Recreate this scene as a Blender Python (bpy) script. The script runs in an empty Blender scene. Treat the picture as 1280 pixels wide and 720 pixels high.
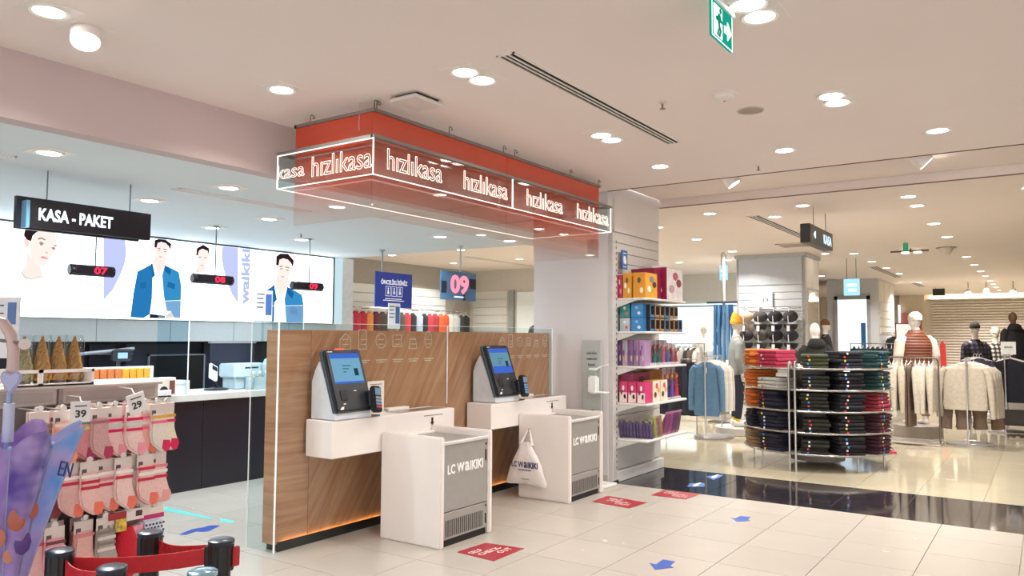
import bpy, bmesh, math, random
from mathutils import Vector, Matrix, Euler
random.seed(11)
S = bpy.context.scene
COL = S.collection
PI = math.pi
# ------------------------------------------------------------------ camera, world, exposure
cd = bpy.data.cameras.new('camera'); cam = bpy.data.objects.new('camera', cd); COL.objects.link(cam)
PITCH, YAW, ROLL = 0.0625, 0.6042, 0.0059
fw = Vector((math.cos(YAW)*math.cos(PITCH), math.sin(YAW)*math.cos(PITCH), math.sin(PITCH)))
r0 = Vector((math.sin(YAW), -math.cos(YAW), 0)); u0 = r0.cross(fw)
cr = r0*math.cos(ROLL)+u0*math.sin(ROLL); cu = u0*math.cos(ROLL)-r0*math.sin(ROLL)
cam.matrix_world = Matrix(((cr.x, cu.x, -fw.x, 0), (cr.y, cu.y, -fw.y, 0), (cr.z, cu.z, -fw.z, 1.62), (0, 0, 0, 1)))
cd.sensor_width = 36; cd.lens = 968.0/1280*36; cd.clip_end = 200; cd.clip_start = .05
S.camera = cam
w = bpy.data.worlds.new('world'); S.world = w; w.use_nodes = True
w.node_tree.nodes['Background'].inputs[0].default_value = (1.0, .975, .965, 1)
w.node_tree.nodes['Background'].inputs[1].default_value = 1.36
S.view_settings.view_transform = 'Standard'; S.view_settings.look = 'None'
S.view_settings.gamma = 1; S.view_settings.use_curve_mapping = False
S.view_settings.exposure = 0.64
LAMP_W = 7.5      # watts of one downlight
WARM = (1.0, .95, .90)
COOL = (.80, .92, 1.0)

# ------------------------------------------------------------------ helpers
def lin(h):
    o = []
    for i in (0, 2, 4):
        v = int(h[i:i+2], 16)/255
        o.append(v/12.92 if v <= .04045 else ((v+.055)/1.055)**2.4)
    return o
MATS = {}
def mat(h, rough=.55, metal=0, emit=0, var=.05, scale=14, spec=.5, bump=0, trans=0, coat=0, key=''):
    k = (h, rough, metal, emit, var, scale, spec, bump, trans, coat, key)
    if k in MATS: return MATS[k]
    m = bpy.data.materials.new('mat_'+h); m.use_nodes = True
    nt = m.node_tree; b = nt.nodes['Principled BSDF']
    c = lin(h)
    tc = nt.nodes.new('ShaderNodeTexCoord'); no = nt.nodes.new('ShaderNodeTexNoise'); no.inputs['Scale'].default_value = scale
    no.inputs['Detail'].default_value = 3
    nt.links.new(tc.outputs['Object'], no.inputs['Vector'])
    rp = nt.nodes.new('ShaderNodeValToRGB')
    rp.color_ramp.elements[0].position = .3; rp.color_ramp.elements[1].position = .7
    rp.color_ramp.elements[0].color = (*[max(0, x*(1-var)) for x in c], 1)
    rp.color_ramp.elements[1].color = (*[min(1, x*(1+var)) for x in c], 1)
    nt.links.new(no.outputs['Fac'], rp.inputs['Fac']); nt.links.new(rp.outputs['Color'], b.inputs['Base Color'])
    b.inputs['Roughness'].default_value = rough; b.inputs['Metallic'].default_value = metal
    b.inputs['Specular IOR Level'].default_value = spec
    if coat: b.inputs['Coat Weight'].default_value = coat
    if emit:
        b.inputs['Emission Strength'].default_value = emit
        nt.links.new(rp.outputs['Color'], b.inputs['Emission Color'])
    if bump:
        bp = nt.nodes.new('ShaderNodeBump'); bp.inputs['Strength'].default_value = bump; bp.inputs['Distance'].default_value = .01
        nt.links.new(no.outputs['Fac'], bp.inputs['Height']); nt.links.new(bp.outputs['Normal'], b.inputs['Normal'])
    if trans:
        b.inputs['Alpha'].default_value = 1-trans
    MATS[k] = m
    return m
def glow(h, s, key=''):
    k = ('glow', h, s, key)
    if k in MATS: return MATS[k]
    m = bpy.data.materials.new('glow_'+h); m.use_nodes = True; nt = m.node_tree
    nt.nodes.remove(nt.nodes['Principled BSDF']); e = nt.nodes.new('ShaderNodeEmission')
    e.inputs[0].default_value = (*lin(h), 1); e.inputs[1].default_value = s
    nt.links.new(e.outputs[0], nt.nodes['Material Output'].inputs[0]); MATS[k] = m
    return m
def schlick(nt, f0):
    lw = nt.nodes.new('ShaderNodeLayerWeight'); lw.inputs['Blend'].default_value = .5
    pw = nt.nodes.new('ShaderNodeMath'); pw.operation = 'POWER'; pw.inputs[1].default_value = 5
    ma = nt.nodes.new('ShaderNodeMath'); ma.operation = 'MULTIPLY_ADD'; ma.inputs[1].default_value = (1-f0)*.6; ma.inputs[2].default_value = f0
    nt.links.new(lw.outputs['Facing'], pw.inputs[0]); nt.links.new(pw.outputs[0], ma.inputs[0])
    return ma.outputs[0]
def glass(h='f4fbfb', refl=1.0, rough=.0, key=''):
    k = ('glass', h, refl, rough, key)
    if k in MATS: return MATS[k]
    m = bpy.data.materials.new('clear_glass'); m.use_nodes = True; nt = m.node_tree
    nt.nodes.remove(nt.nodes['Principled BSDF'])
    t = nt.nodes.new('ShaderNodeBsdfTransparent'); t.inputs[0].default_value = (*lin(h), 1)
    g = nt.nodes.new('ShaderNodeBsdfGlossy'); g.inputs['Roughness'].default_value = rough
    mx = nt.nodes.new('ShaderNodeMixShader')
    nt.links.new(schlick(nt, .028*refl), mx.inputs[0])
    nt.links.new(t.outputs[0], mx.inputs[1]); nt.links.new(g.outputs[0], mx.inputs[2])
    nt.links.new(mx.outputs[0], nt.nodes['Material Output'].inputs[0]); MATS[k] = m
    return m

class B:
    def __init__(s): s.v = []; s.f = []
    def add(s, vs, fs):
        n = len(s.v); s.v += [Vector(p) for p in vs]; s.f += [tuple(i+n for i in f) for f in fs]; return s
    def box(s, x0, x1, y0, y1, z0, z1):
        return s.add([(x0,y0,z0),(x1,y0,z0),(x1,y1,z0),(x0,y1,z0),(x0,y0,z1),(x1,y0,z1),(x1,y1,z1),(x0,y1,z1)],
                     [(3,2,1,0),(4,5,6,7),(0,1,5,4),(1,2,6,5),(2,3,7,6),(3,0,4,7)])
    def prism(s, pts, a, lo, hi):       # pts in the plane normal to axis a (x: (y,z), y: (x,z), z: (x,y))
        f = {'x': lambda p, t: (t, p[0], p[1]), 'y': lambda p, t: (p[0], t, p[1]), 'z': lambda p, t: (p[0], p[1], t)}[a]
        n = len(pts)
        return s.add([f(p, lo) for p in pts]+[f(p, hi) for p in pts],
                     [tuple(range(n)), tuple(range(2*n-1, n-1, -1))]+[(i, n+i, n+(i+1) % n, (i+1) % n) for i in range(n)])
    def rings(s, rs, cap=True):
        n = len(rs[0]); base = []
        for r in rs: base += r
        fs = []
        for k in range(len(rs)-1):
            for i in range(n):
                j = (i+1) % n; fs.append((k*n+i, k*n+j, (k+1)*n+j, (k+1)*n+i))
        if cap: fs += [tuple(range(n-1, -1, -1)), tuple(range((len(rs)-1)*n, len(rs)*n))]
        return s.add(base, fs)
    def cyl(s, p0, p1, r0, r1=None, n=12, cap=True):
        return s.tube([p0, p1], [r0, r0 if r1 is None else r1], n, cap)
    def tube(s, path, r, n=8, cap=True):
        path = [Vector(p) for p in path]; rs = []
        if not isinstance(r, (list, tuple)): r = [r]*len(path)
        ref = None
        for k, p in enumerate(path):
            a = path[max(0, k-1)]; b = path[min(len(path)-1, k+1)]
            t = (b-a); t = t.normalized() if t.length > 1e-9 else Vector((0,0,1))
            if ref is None: ref = Vector((0,0,1)) if abs(t.z) < .9 else Vector((1,0,0))
            x = ref.cross(t)
            if x.length < 1e-5: x = Vector((0,1,0)).cross(t)
            x.normalize(); y = t.cross(x); ref = y
            rs.append([p+(x*math.cos(2*PI*i/n)+y*math.sin(2*PI*i/n))*r[k] for i in range(n)])
        return s.rings(rs, cap)
    def lathe(s, prof, c=(0,0,0), n=20, cap=True):
        c = Vector(c)
        return s.rings([[c+Vector((r*math.cos(2*PI*i/n), r*math.sin(2*PI*i/n), z)) for i in range(n)] for r, z in prof], cap)
    def ell(s, secs, n=14, cap=True):   # secs: (centre, rx, ry) horizontal ellipses
        return s.rings([[Vector(c)+Vector((a*math.cos(2*PI*i/n), b*math.sin(2*PI*i/n), 0)) for i in range(n)] for c, a, b in secs], cap)
    def ball(s, c, rx, ry=None, rz=None, n=12, m=7):
        ry = ry or rx; rz = rz or rx; c = Vector(c)
        return s.rings([[c+Vector((rx*math.sin(t)*math.cos(2*PI*i/n), ry*math.sin(t)*math.sin(2*PI*i/n), -rz*math.cos(t))) for i in range(n)]
                        for t in [PI*(.04+.92*k/(m-1)) for k in range(m)]])
    def xf(s, M):
        s.v = [M @ p for p in s.v]; return s
    def mv(s, x, y, z): return s.xf(Matrix.Translation((x, y, z)))
    def rz(s, a): return s.xf(Matrix.Rotation(a, 4, 'Z'))
    def mesh(s, name, bevel=0, smooth=False, origin=(0,0,0), seg=1):
        o = Vector(origin); me = bpy.data.meshes.new(name)
        me.from_pydata([p-o for p in s.v], [], s.f); 
        bm = bmesh.new(); bm.from_mesh(me)
        bmesh.ops.recalc_face_normals(bm, faces=bm.faces)
        if bevel:
            es = [e for e in bm.edges if len(e.link_faces) == 2 and e.calc_face_angle(0) > .6]
            bmesh.ops.bevel(bm, geom=es, offset=bevel, segments=seg, affect='EDGES', clamp_overlap=True)
        bm.to_mesh(me); bm.free()
        if smooth:
            me.polygons.foreach_set('use_smooth', [True]*len(me.polygons))
            try: me.set_sharp_from_angle(angle=.7)
            except Exception: pass
        return me
ORG = {}
def org(p):
    while p is not None:
        if p.name in ORG: return ORG[p.name]
        p = p.parent
    return Vector()
def tag(o, label, cat, group=None):
    o['label'] = label; o['category'] = cat
    if group: o['group'] = group
    return o
def thing(name, label, cat, loc=(0,0,0), group=None, rz=0, local=False):
    o = bpy.data.objects.new(name, None); COL.objects.link(o); o.location = loc; o.rotation_euler = (0,0,rz)
    o.empty_display_size = .05
    ORG[o.name] = Vector() if local else Vector(loc)
    return tag(o, label, cat, group)
def part(name, b, m, parent, bevel=0, smooth=False, label=None, seg=1):
    me = b if isinstance(b, bpy.types.Mesh) else b.mesh(name, bevel, smooth, org(parent), seg)
    if m is not None: me.materials.clear(); me.materials.append(m)
    o = bpy.data.objects.new(name, me); COL.objects.link(o); o.parent = parent
    if label: o['label'] = label
    return o
def solo(name, b, m, label, cat, group=None, loc=(0,0,0), bevel=0, smooth=False, local=False):
    me = b.mesh(name, bevel, smooth, (0,0,0) if local else loc); me.materials.append(m)
    o = bpy.data.objects.new(name, me); COL.objects.link(o); o.location = loc; ORG[o.name] = Vector() if local else Vector(loc)
    return tag(o, label, cat, group)
def struct(name, b, m, parent=None, bevel=0):
    me = b.mesh(name, bevel); me.materials.append(m)
    o = bpy.data.objects.new(name, me); COL.objects.link(o)
    if parent: o.parent = parent
    else: o['kind'] = 'structure'
    return o
def inst(name, me, parent, loc, rot=(0,0,0), m=None):
    o = bpy.data.objects.new(name, me); COL.objects.link(o); o.parent = parent; o.location = Vector(loc)-org(parent); o.rotation_euler = rot
    return o
def dup(root, loc, rz=0, label=None, group=None):
    r = root.copy(); COL.objects.link(r); r.location = loc; r.rotation_euler = (0,0,rz)
    ORG[r.name] = Vector(loc)
    if label: r['label'] = label
    if group: r['group'] = group
    for ch in list(root.children):
        c = ch.copy(); COL.objects.link(c); c.parent = r
        for g in list(ch.children):
            d = g.copy(); COL.objects.link(d); d.parent = c
    return r
FACE_NY = Matrix(((1,0,0,0),(0,0,-1,0),(0,1,0,0),(0,0,0,1)))      # reads towards -Y
FACE_NX = Matrix(((0,0,-1,0),(-1,0,0,0),(0,1,0,0),(0,0,0,1)))     # reads towards -X
FACE_UP = Matrix.Identity(4)
def text_mesh(txt, size, ext=.0015, outline=0, space=1.0, bold=0, align='CENTER'):
    cu_ = bpy.data.curves.new('t', 'FONT'); cu_.body = txt; cu_.size = size; cu_.align_x = align; cu_.align_y = 'CENTER'
    cu_.space_character = space; cu_.resolution_u = 3
    if outline:
        cu_.fill_mode = 'NONE'; cu_.bevel_depth = outline; cu_.bevel_resolution = 0
    else:
        cu_.extrude = ext; cu_.offset = bold
    o = bpy.data.objects.new('t', cu_); me = bpy.data.meshes.new_from_object(o)
    bpy.data.objects.remove(o); bpy.data.curves.remove(cu_)
    return me
def text(txt, size, m, parent, loc, face=FACE_NY, name='lettering', width=None, ext=.0015, outline=0, rz=0, bold=0, height=None, space=1.0):
    me = text_mesh(txt, size, ext, outline, space, bold)
    xs = [v.co.x for v in me.vertices]; ys = [v.co.y for v in me.vertices]
    if not xs: return None
    cx = (max(xs)+min(xs))/2; cy = (max(ys)+min(ys))/2
    sx = width/(max(xs)-min(xs)) if width else 1
    sy = height/(max(ys)-min(ys)) if height else 1
    M = Matrix.Translation(Vector(loc)-org(parent)) @ face @ Matrix.Rotation(rz, 4, 'Z') @ Matrix.Diagonal((sx, sy, 1, 1)) @ Matrix.Translation((-cx, -cy, 0))
    me.transform(M)
    return part(name, me, m, parent)
def frame_pts(w_, h_): return [(-w_/2, -h_/2), (w_/2, -h_/2), (w_/2, h_/2), (-w_/2, h_/2)]
ORD = ['first', 'second', 'third', 'fourth', 'fifth', 'sixth', 'seventh', 'eighth', 'ninth', 'tenth', 'eleventh', 'twelfth', 'thirteenth', 'fourteenth', 'fifteenth', 'sixteenth', 'seventeenth', 'eighteenth', 'nineteenth', 'twentieth']
def lamp(parent, loc, watts, col, size=.14, spread=2.4, name='lamp_light', rot=(0,0,0)):
    l = bpy.data.lights.new(name, 'AREA'); l.shape = 'DISK'; l.size = size; l.energy = watts; l.color = col; l.spread = spread
    o = bpy.data.objects.new(name, l); COL.objects.link(o); o.parent = parent; o.location = Vector(loc)-org(parent); o.rotation_euler = rot
    return o
# ---- printed shapes, in metres on their own surface
POSTER={'woman_big': [('hair', [(3.96, 2.734), (3.97, 2.774), (4.02, 2.794), (4.1, 2.795), (4.14, 2.797), (4.08, 2.755), (4.05, 2.716), (4.03, 2.65), (3.99, 2.668), (3.96, 2.704)]), ('face', [(4.1, 2.792), (4.28, 2.797), (4.31, 2.673), (4.3, 2.571), (4.24, 2.465), (4.21, 2.398), (4.16, 2.372), (4.1, 2.382), (4.05, 2.448), (4.03, 2.545), (4.03, 2.658), (4.06, 2.724)]), ('ear', [(3.96, 2.671), (3.99, 2.681), (4.02, 2.642), (4.01, 2.571), (3.98, 2.582)]), ('neck', [(4.0, 2.528), (4.05, 2.448), (4.12, 2.38), (4.15, 2.372), (4.16, 2.302), (4.2, 2.248), (3.99, 2.22), (3.95, 2.301), (3.99, 2.374)]), ('brow', [(4.1, 2.691), (4.14, 2.709), (4.19, 2.686), (4.18, 2.676), (4.14, 2.692), (4.11, 2.677)]), ('eye', [(4.12, 2.645), (4.14, 2.661), (4.17, 2.641), (4.15, 2.616), (4.13, 2.62)]), ('brow', [(4.28, 2.629), (4.31, 2.641), (4.31, 2.629), (4.28, 2.617)]), ('eye', [(4.25, 2.601), (4.28, 2.612), (4.3, 2.588), (4.27, 2.579)]), ('lips', [(4.14, 2.485), (4.17, 2.498), (4.22, 2.477), (4.22, 2.466), (4.18, 2.468), (4.15, 2.471)]), ('nose', [(4.19, 2.549), (4.22, 2.542), (4.21, 2.528), (4.19, 2.532)]), ('necklace', [(3.94, 2.3), (3.96, 2.301), (3.99, 2.255), (4.06, 2.238), (4.15, 2.27), (4.15, 2.256), (4.06, 2.221), (3.98, 2.233)])], 'man': [('jacket_left', [(5.46, 2.51), (5.36, 2.448), (5.28, 2.403), (5.24, 2.139), (5.21, 1.829), (5.38, 1.823), (5.46, 1.874), (5.48, 2.072), (5.48, 2.369)]), ('jacket_right', [(5.64, 2.51), (5.76, 2.469), (5.84, 2.434), (5.88, 2.253), (5.88, 1.833), (5.79, 1.839), (5.75, 1.918), (5.69, 1.921), (5.64, 2.119), (5.61, 2.378)]), ('shirt', [(5.46, 2.51), (5.49, 2.528), (5.56, 2.394), (5.64, 2.51), (5.61, 2.378), (5.64, 2.119), (5.69, 1.92), (5.67, 1.856), (5.46, 1.874), (5.48, 2.072), (5.48, 2.369)]), ('neck', [(5.51, 2.639), (5.66, 2.643), (5.65, 2.517), (5.56, 2.394), (5.48, 2.528)]), ('face', [(5.49, 2.728), (5.51, 2.793), (5.66, 2.808), (5.69, 2.727), (5.67, 2.634), (5.63, 2.584), (5.56, 2.57), (5.52, 2.614)]), ('hair', [(5.49, 2.728), (5.49, 2.817), (5.54, 2.852), (5.64, 2.859), (5.72, 2.794), (5.71, 2.718), (5.68, 2.766), (5.64, 2.798), (5.58, 2.804), (5.53, 2.787), (5.52, 2.726)]), ('belt', [(5.46, 1.878), (5.67, 1.86), (5.67, 1.828), (5.46, 1.823)]), ('hand', [(5.67, 1.864), (5.75, 1.918), (5.79, 1.843), (5.69, 1.828)]), ('brow', [(5.53, 2.719), (5.57, 2.731), (5.57, 2.719), (5.54, 2.708)]), ('brow', [(5.61, 2.723), (5.66, 2.716), (5.66, 2.705), (5.61, 2.711)]), ('eye', [(5.54, 2.696), (5.57, 2.703), (5.57, 2.691), (5.54, 2.686)]), ('eye', [(5.62, 2.691), (5.65, 2.69), (5.65, 2.678), (5.62, 2.68)]), ('lips', [(5.56, 2.618), (5.6, 2.617), (5.59, 2.604), (5.56, 2.606)]), ('collar', [(5.45, 2.509), (5.47, 2.523), (5.51, 2.37), (5.48, 2.339)]), ('collar', [(5.64, 2.51), (5.67, 2.498), (5.73, 2.447), (5.71, 2.384), (5.64, 2.44)]), ('pocket', [(5.32, 2.27), (5.39, 2.28), (5.4, 2.202), (5.32, 2.192)]), ('pocket', [(5.69, 2.302), (5.79, 2.278), (5.79, 2.207), (5.68, 2.232)])], 'woman_small': [('neck', [(6.12, 2.6), (6.23, 2.589), (6.23, 2.483), (6.16, 2.453), (6.08, 2.472)]), ('face', [(6.09, 2.702), (6.12, 2.764), (6.26, 2.764), (6.27, 2.666), (6.23, 2.578), (6.18, 2.543), (6.12, 2.58)]), ('hair', [(6.08, 2.681), (6.09, 2.776), (6.18, 2.831), (6.27, 2.793), (6.28, 2.688), (6.25, 2.756), (6.17, 2.773), (6.12, 2.747), (6.1, 2.672)]), ('eye', [(6.12, 2.663), (6.15, 2.666), (6.15, 2.653), (6.12, 2.651)]), ('eye', [(6.2, 2.664), (6.24, 2.665), (6.24, 2.653), (6.2, 2.652)]), ('lips', [(6.15, 2.557), (6.2, 2.557), (6.19, 2.545), (6.16, 2.547)]), ('necklace', [(6.06, 2.481), (6.11, 2.471), (6.14, 2.451), (6.13, 2.442), (6.07, 2.465)])], 'crescents': [('c1', [(4.84, 2.779), (5.11, 2.774), (5.13, 2.612), (5.11, 2.474), (5.06, 2.334), (4.98, 2.161), (4.87, 2.023)]), ('c2', [(6.48, 2.849), (6.73, 2.844), (6.76, 2.055), (6.66, 2.174), (6.57, 2.342), (6.5, 2.547), (6.47, 2.696)])]}
man2dx=1.94
wtext=[(6.82, 2.046), (6.8, 2.843)]
ARROWS=[[(5.239, 2.403), (5.234, 2.349), (5.38, 2.361), (5.385, 2.267), (5.267, 2.256), (5.238, 2.218), (5.112, 2.303)], [(6.973, 2.396), (6.965, 2.356), (7.088, 2.35), (7.105, 2.26), (6.987, 2.253), (6.952, 2.215), (6.848, 2.301)]]
BANDARROWS=[[(8.113, 3.273), (8.317, 3.322), (8.434, 3.197), (8.226, 3.119)], [(8.827, 3.331), (8.886, 3.313), (9.069, 3.215), (8.981, 3.184), (8.674, 3.181)]]
CYAN=[[(4.231, 7.046), (4.248, 7.001), (4.24, 6.136), (4.194, 6.07), (4.139, 6.89)], [(4.27, 6.076), (4.286, 5.891), (4.228, 5.81), (4.193, 5.954)]]
BLUEARR=[[(3.741, 5.851), (3.907, 5.919), (3.986, 5.895), (4.066, 5.912), (4.11, 5.834), (3.942, 5.749), (3.9, 5.766), (3.874, 5.826), (3.761, 5.792)]]
HIZ=[(3.998, 4.611), (4.883, 5.504), (5.808, 6.444), (6.726, 7.402)]
seam=5.59
HIZY=[(4.489, 3.865), (4.886, 4.57)]
HOOKS=[[3.907, 4.73], [3.863, 4.007], [3.963, 3.891], [4.786, 3.86], [5.545, 3.871], [5.724, 3.872], [6.72, 3.919], [7.424, 3.898]]
# ------------------------------------------------------------------ the setting
CH, LC = 3.27, 2.865
def tile_mat(h, rough, var, name, veins=0):
    m = bpy.data.materials.new(name); m.use_nodes = True; nt = m.node_tree; b = nt.nodes['Principled BSDF']
    g = nt.nodes.new('ShaderNodeNewGeometry'); oi = nt.nodes.new('ShaderNodeObjectInfo')
    n1 = nt.nodes.new('ShaderNodeTexNoise'); n1.inputs['Scale'].default_value = 2.2; n1.inputs['Detail'].default_value = 8
    nt.links.new(g.outputs['Position'], n1.inputs['Vector'])
    rp = nt.nodes.new('ShaderNodeValToRGB'); c = lin(h)
    rp.color_ramp.elements[0].position = .32; rp.color_ramp.elements[1].position = .68
    rp.color_ramp.elements[0].color = (*[x*(1-var) for x in c], 1); rp.color_ramp.elements[1].color = (*[min(1, x*(1+var)) for x in c], 1)
    nt.links.new(n1.outputs['Fac'], rp.inputs['Fac'])
    hs = nt.nodes.new('ShaderNodeHueSaturation')
    mr = nt.nodes.new('ShaderNodeMapRange'); mr.inputs['To Min'].default_value = .97; mr.inputs['To Max'].default_value = 1.03
    nt.links.new(oi.outputs['Random'], mr.inputs['Value']); nt.links.new(mr.outputs[0], hs.inputs['Value'])
    nt.links.new(rp.outputs['Color'], hs.inputs['Color']); nt.links.new(hs.outputs['Color'], b.inputs['Base Color'])
    n2 = nt.nodes.new('ShaderNodeTexNoise'); n2.inputs['Scale'].default_value = 9; n2.inputs['Detail'].default_value = 4
    nt.links.new(g.outputs['Position'], n2.inputs['Vector'])
    m2 = nt.nodes.new('ShaderNodeMapRange'); m2.inputs['To Min'].default_value = rough*.97; m2.inputs['To Max'].default_value = rough*1.03
    nt.links.new(n2.outputs['Fac'], m2.inputs['Value']); nt.links.new(m2.outputs[0], b.inputs['Roughness'])
    return m
T_MAIN = tile_mat('b6afa5', .27, .02, 'porcelain_matt')
T_BACK = tile_mat('b1a891', .09, .03, 'porcelain_polished')
T_BLACK = tile_mat('2b272c', .06, .12, 'granite_black')
GROUT = mat('8f867a', .8)
GROUT_D = mat('6d676b', .7)
def tile_mesh(w_, d_, gap, m):
    b = B().box(gap/2, w_-gap/2, gap/2, d_-gap/2, -.012, 0); me = b.mesh('floor_tile', .0008); me.materials.append(m); return me
def lay(parent, xs, ys, gap, m):
    cache = {}
    for i in range(len(xs)-1):
        for j in range(len(ys)-1):
            k = (round(xs[i+1]-xs[i], 3), round(ys[j+1]-ys[j], 3))
            if k not in cache: cache[k] = tile_mesh(*k, gap, m)
            inst('floor_tile', cache[k], parent, (xs[i], ys[j], 0))
def grid(a, b, off, step):
    k = math.ceil((a-off)/step-1e-6); o = [a]
    while off+k*step < b-1e-6:
        if off+k*step > a+.02: o.append(off+k*step)
        k += 1
    return o+[b]
X1, X2 = 7.83, 9.15
floor = struct('floor', B().box(-6, X1, -8, 9.6, -.1, -.006), GROUT)
lay(floor, grid(2.53, X1, 7.33, .6), grid(-.39, 7.41, .21, .6), .005, T_MAIN)
rest = part('floor_tiles_beyond', B().box(-6, 2.525, -8, 9.6, -.006, 0).box(2.53, X1, -8, -.395, -.006, 0).box(2.53, X1, 7.415, 9.6, -.006, 0), T_MAIN, floor)
rest['kind'] = 'stuff'
fb = struct('floor_threshold', B().box(X1, X2, -8, 14, -.1, -.006), GROUT_D)
lay(fb, [X1, X2], grid(-1.826, 4.174, .574, .6), .005, T_BLACK)
part('threshold_tiles_beyond', B().box(X1, X2, -8, -1.83, -.006, 0).box(X1, X2, 4.18, 14, -.006, 0), T_BLACK, fb)['kind'] = 'stuff'
f3 = struct('floor_back', B().box(X2, 36, -8, 14, -.1, -.006), mat('9a8f7c', .6))
lay(f3, grid(X2, 16.35, X2, .6), grid(-1.226, 5.374, .574, .6), .005, T_BACK)
def far_tile():
    m = tile_mat('b1a891', .09, .03, 'porcelain_polished_far'); return m
part('back_tiles_beyond', B().box(16.35, 36, -8, 14, -.006, 0).box(X2, 16.35, -8, -1.23, -.006, 0).box(X2, 16.35, 5.38, 14, -.006, 0), far_tile(), f3)['kind'] = 'stuff'

CEIL = mat('ebe0db', .85, var=.012, scale=1.2)
CEIL2 = mat('e2d6cf', .85, var=.012, scale=1.2)
WALLW = mat('dcd9d6', .7, var=.015, scale=2)
SHADOWGAP = mat('5b4b45', .9)
ceiling = struct('ceiling', B().box(-6, 7.76, -8, 4.906, CH, CH+.2), CEIL)
part('shadow_gap', B().box(7.756, 7.776, -8, 4.05, CH-.004, CH+.008), SHADOWGAP, ceiling)
part('recess_strip', B().box(7.76, 9.17, -8, 4.04, CH+.105, CH+.2), CEIL2, ceiling)
part('back_ceiling', B().box(9.185, 36, -8, 14, CH, CH+.2).box(8.73, 9.185, 4.9, 14, CH, CH+.2), CEIL2, ceiling)
part('recess_side', B().box(9.17, 9.185, -8, 4.04, CH+.006, CH+.2), CEIL2, ceiling)
part('edge_trim', B().box(9.166, 9.186, -8, 4.04, CH-.004, CH+.006), mat('7c6a60', .7), ceiling)
part('low_ceiling', B().box(-6, 8.73, 4.93, 9.34, LC, LC+.2), mat('d8e3e8', .85, var=.012, scale=1.2), ceiling)
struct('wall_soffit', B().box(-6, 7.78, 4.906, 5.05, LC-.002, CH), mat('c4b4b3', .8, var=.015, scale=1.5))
# pier with the shelving on its side
PIER = mat('dcd8d8', .6, var=.015, scale=2)
wp = struct('wall_pier', B().box(7.78, 9.15, 4.06, 5.05, 0, CH+.11), PIER)
part('skirting', B().box(7.765, 7.78, 4.06, 5.05, 0, .09), mat('b9b2ab', .5), wp)
# cashier back wall and its dark recess
wb = struct('wall_cashier', B().box(-2, 8.94, 9.62, 9.8, 0, LC+.4), mat('1b1d27', .5, var=.1))
part('fascia_band', B().box(-2, 8.73, 9.34, 9.62, 1.53, 1.80), mat('d3dcdf', .6, var=.03, scale=60), wb)
part('jamb', B().box(8.58, 8.94, 9.335, 9.62, 0, LC), mat('eef7f9', .6), wb)
part('upper_wall', B().box(-2, 8.58, 9.36, 9.62, 1.80, LC+.1), mat('5d666a', .7), wb)
for k, xx in enumerate((2.9, 3.85, 4.8, 5.75, 6.7, 7.65)):
    part('fascia_joint', B().box(xx, xx+.006, 9.336, 9.34, 1.53, 1.80), mat('8f999c', .7), wb)
# dark recess panels with their trims
for x0, x1, h in ((3.2, 4.75, 1.5), (4.85, 5.15, 1.5), (5.3, 6.15, 1.5), (6.4, 7.6, 1.5)):
    part('recess_panel', B().box(x0, x1, 9.56, 9.62, .05, h), mat('202431' if x0 != 5.3 else '2a3040', .35), wb, .004)
part('niche_frame', B().box(5.58, 5.60, 9.53, 9.57, .6, 1.36).box(6.38, 6.40, 9.53, 9.57, .6, 1.36).box(5.58, 6.40, 9.53, 9.57, 1.34, 1.36), mat('8b93a0', .4), wb)
part('niche_back', B().box(5.60, 6.38, 9.54, 9.56, .6, 1.34), mat('0d0d12', .5), wb)
part('wall_shelf', B().box(4.86, 5.3, 9.4, 9.62, 1.37, 1.385).box(4.86, 5.3, 9.4, 9.62, 1.13, 1.145), mat('6f7a88', .4), wb)
# far rooms
wf = struct('wall_far_left', B().box(8.9, 16.2, 12.07, 12.25, 0, CH+.1), mat('a5a19a', .7, var=.03))
wr = struct('wall_far_right', B().box(15.6, 15.8, 8.6, 12.07, 0, CH+.1), mat('c3beb4', .7, var=.03))
ws = struct('wall_sales_back', B().box(19.5, 19.7, 5.0, 14, 0, CH+.1), mat('d8d9d6', .7, var=.02))
we = struct('wall_end', B().box(33, 33.2, -8, 9, 0, CH+.1), mat('ded4c9', .7, var=.02))
struct('wall_right', B().box(9, 34, -8.2, -8, 0, CH+.1), mat('d9d0c4', .7, var=.02))
struct('wall_left', B().box(-6, 8.9, 9.9, 10.1, 0, CH+.1), mat('c5c3bf', .7, var=.02))
struct('wall_north', B().box(9, 34, 13.9, 14.1, 0, CH+.1), mat('d9d0c4', .7, var=.02))
# horizontal slats of the far end wall
slat = B().box(0, .05, -3.8, 0, 0, .055).mesh('wall_slat', .01); slat.materials.append(mat('e6dcd2', .5, var=.04))
for k in range(27):
    inst('wall_slat', slat, we, (32.94, 3.6, .35+k*.1))
part('cove_light', B().box(32.86, 32.9, -1.5, 3.6, 3.13, 3.19), glow('fff3da', 6), we)
part('cove_shelf', B().box(32.7, 33, -1.5, 3.7, 3.07, 3.1), mat('d8ceb8', .6), we)
part('end_pilaster', B().box(32.6, 33, 3.75, 4.6, 0, CH), mat('d3c8b4', .6), we)
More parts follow.
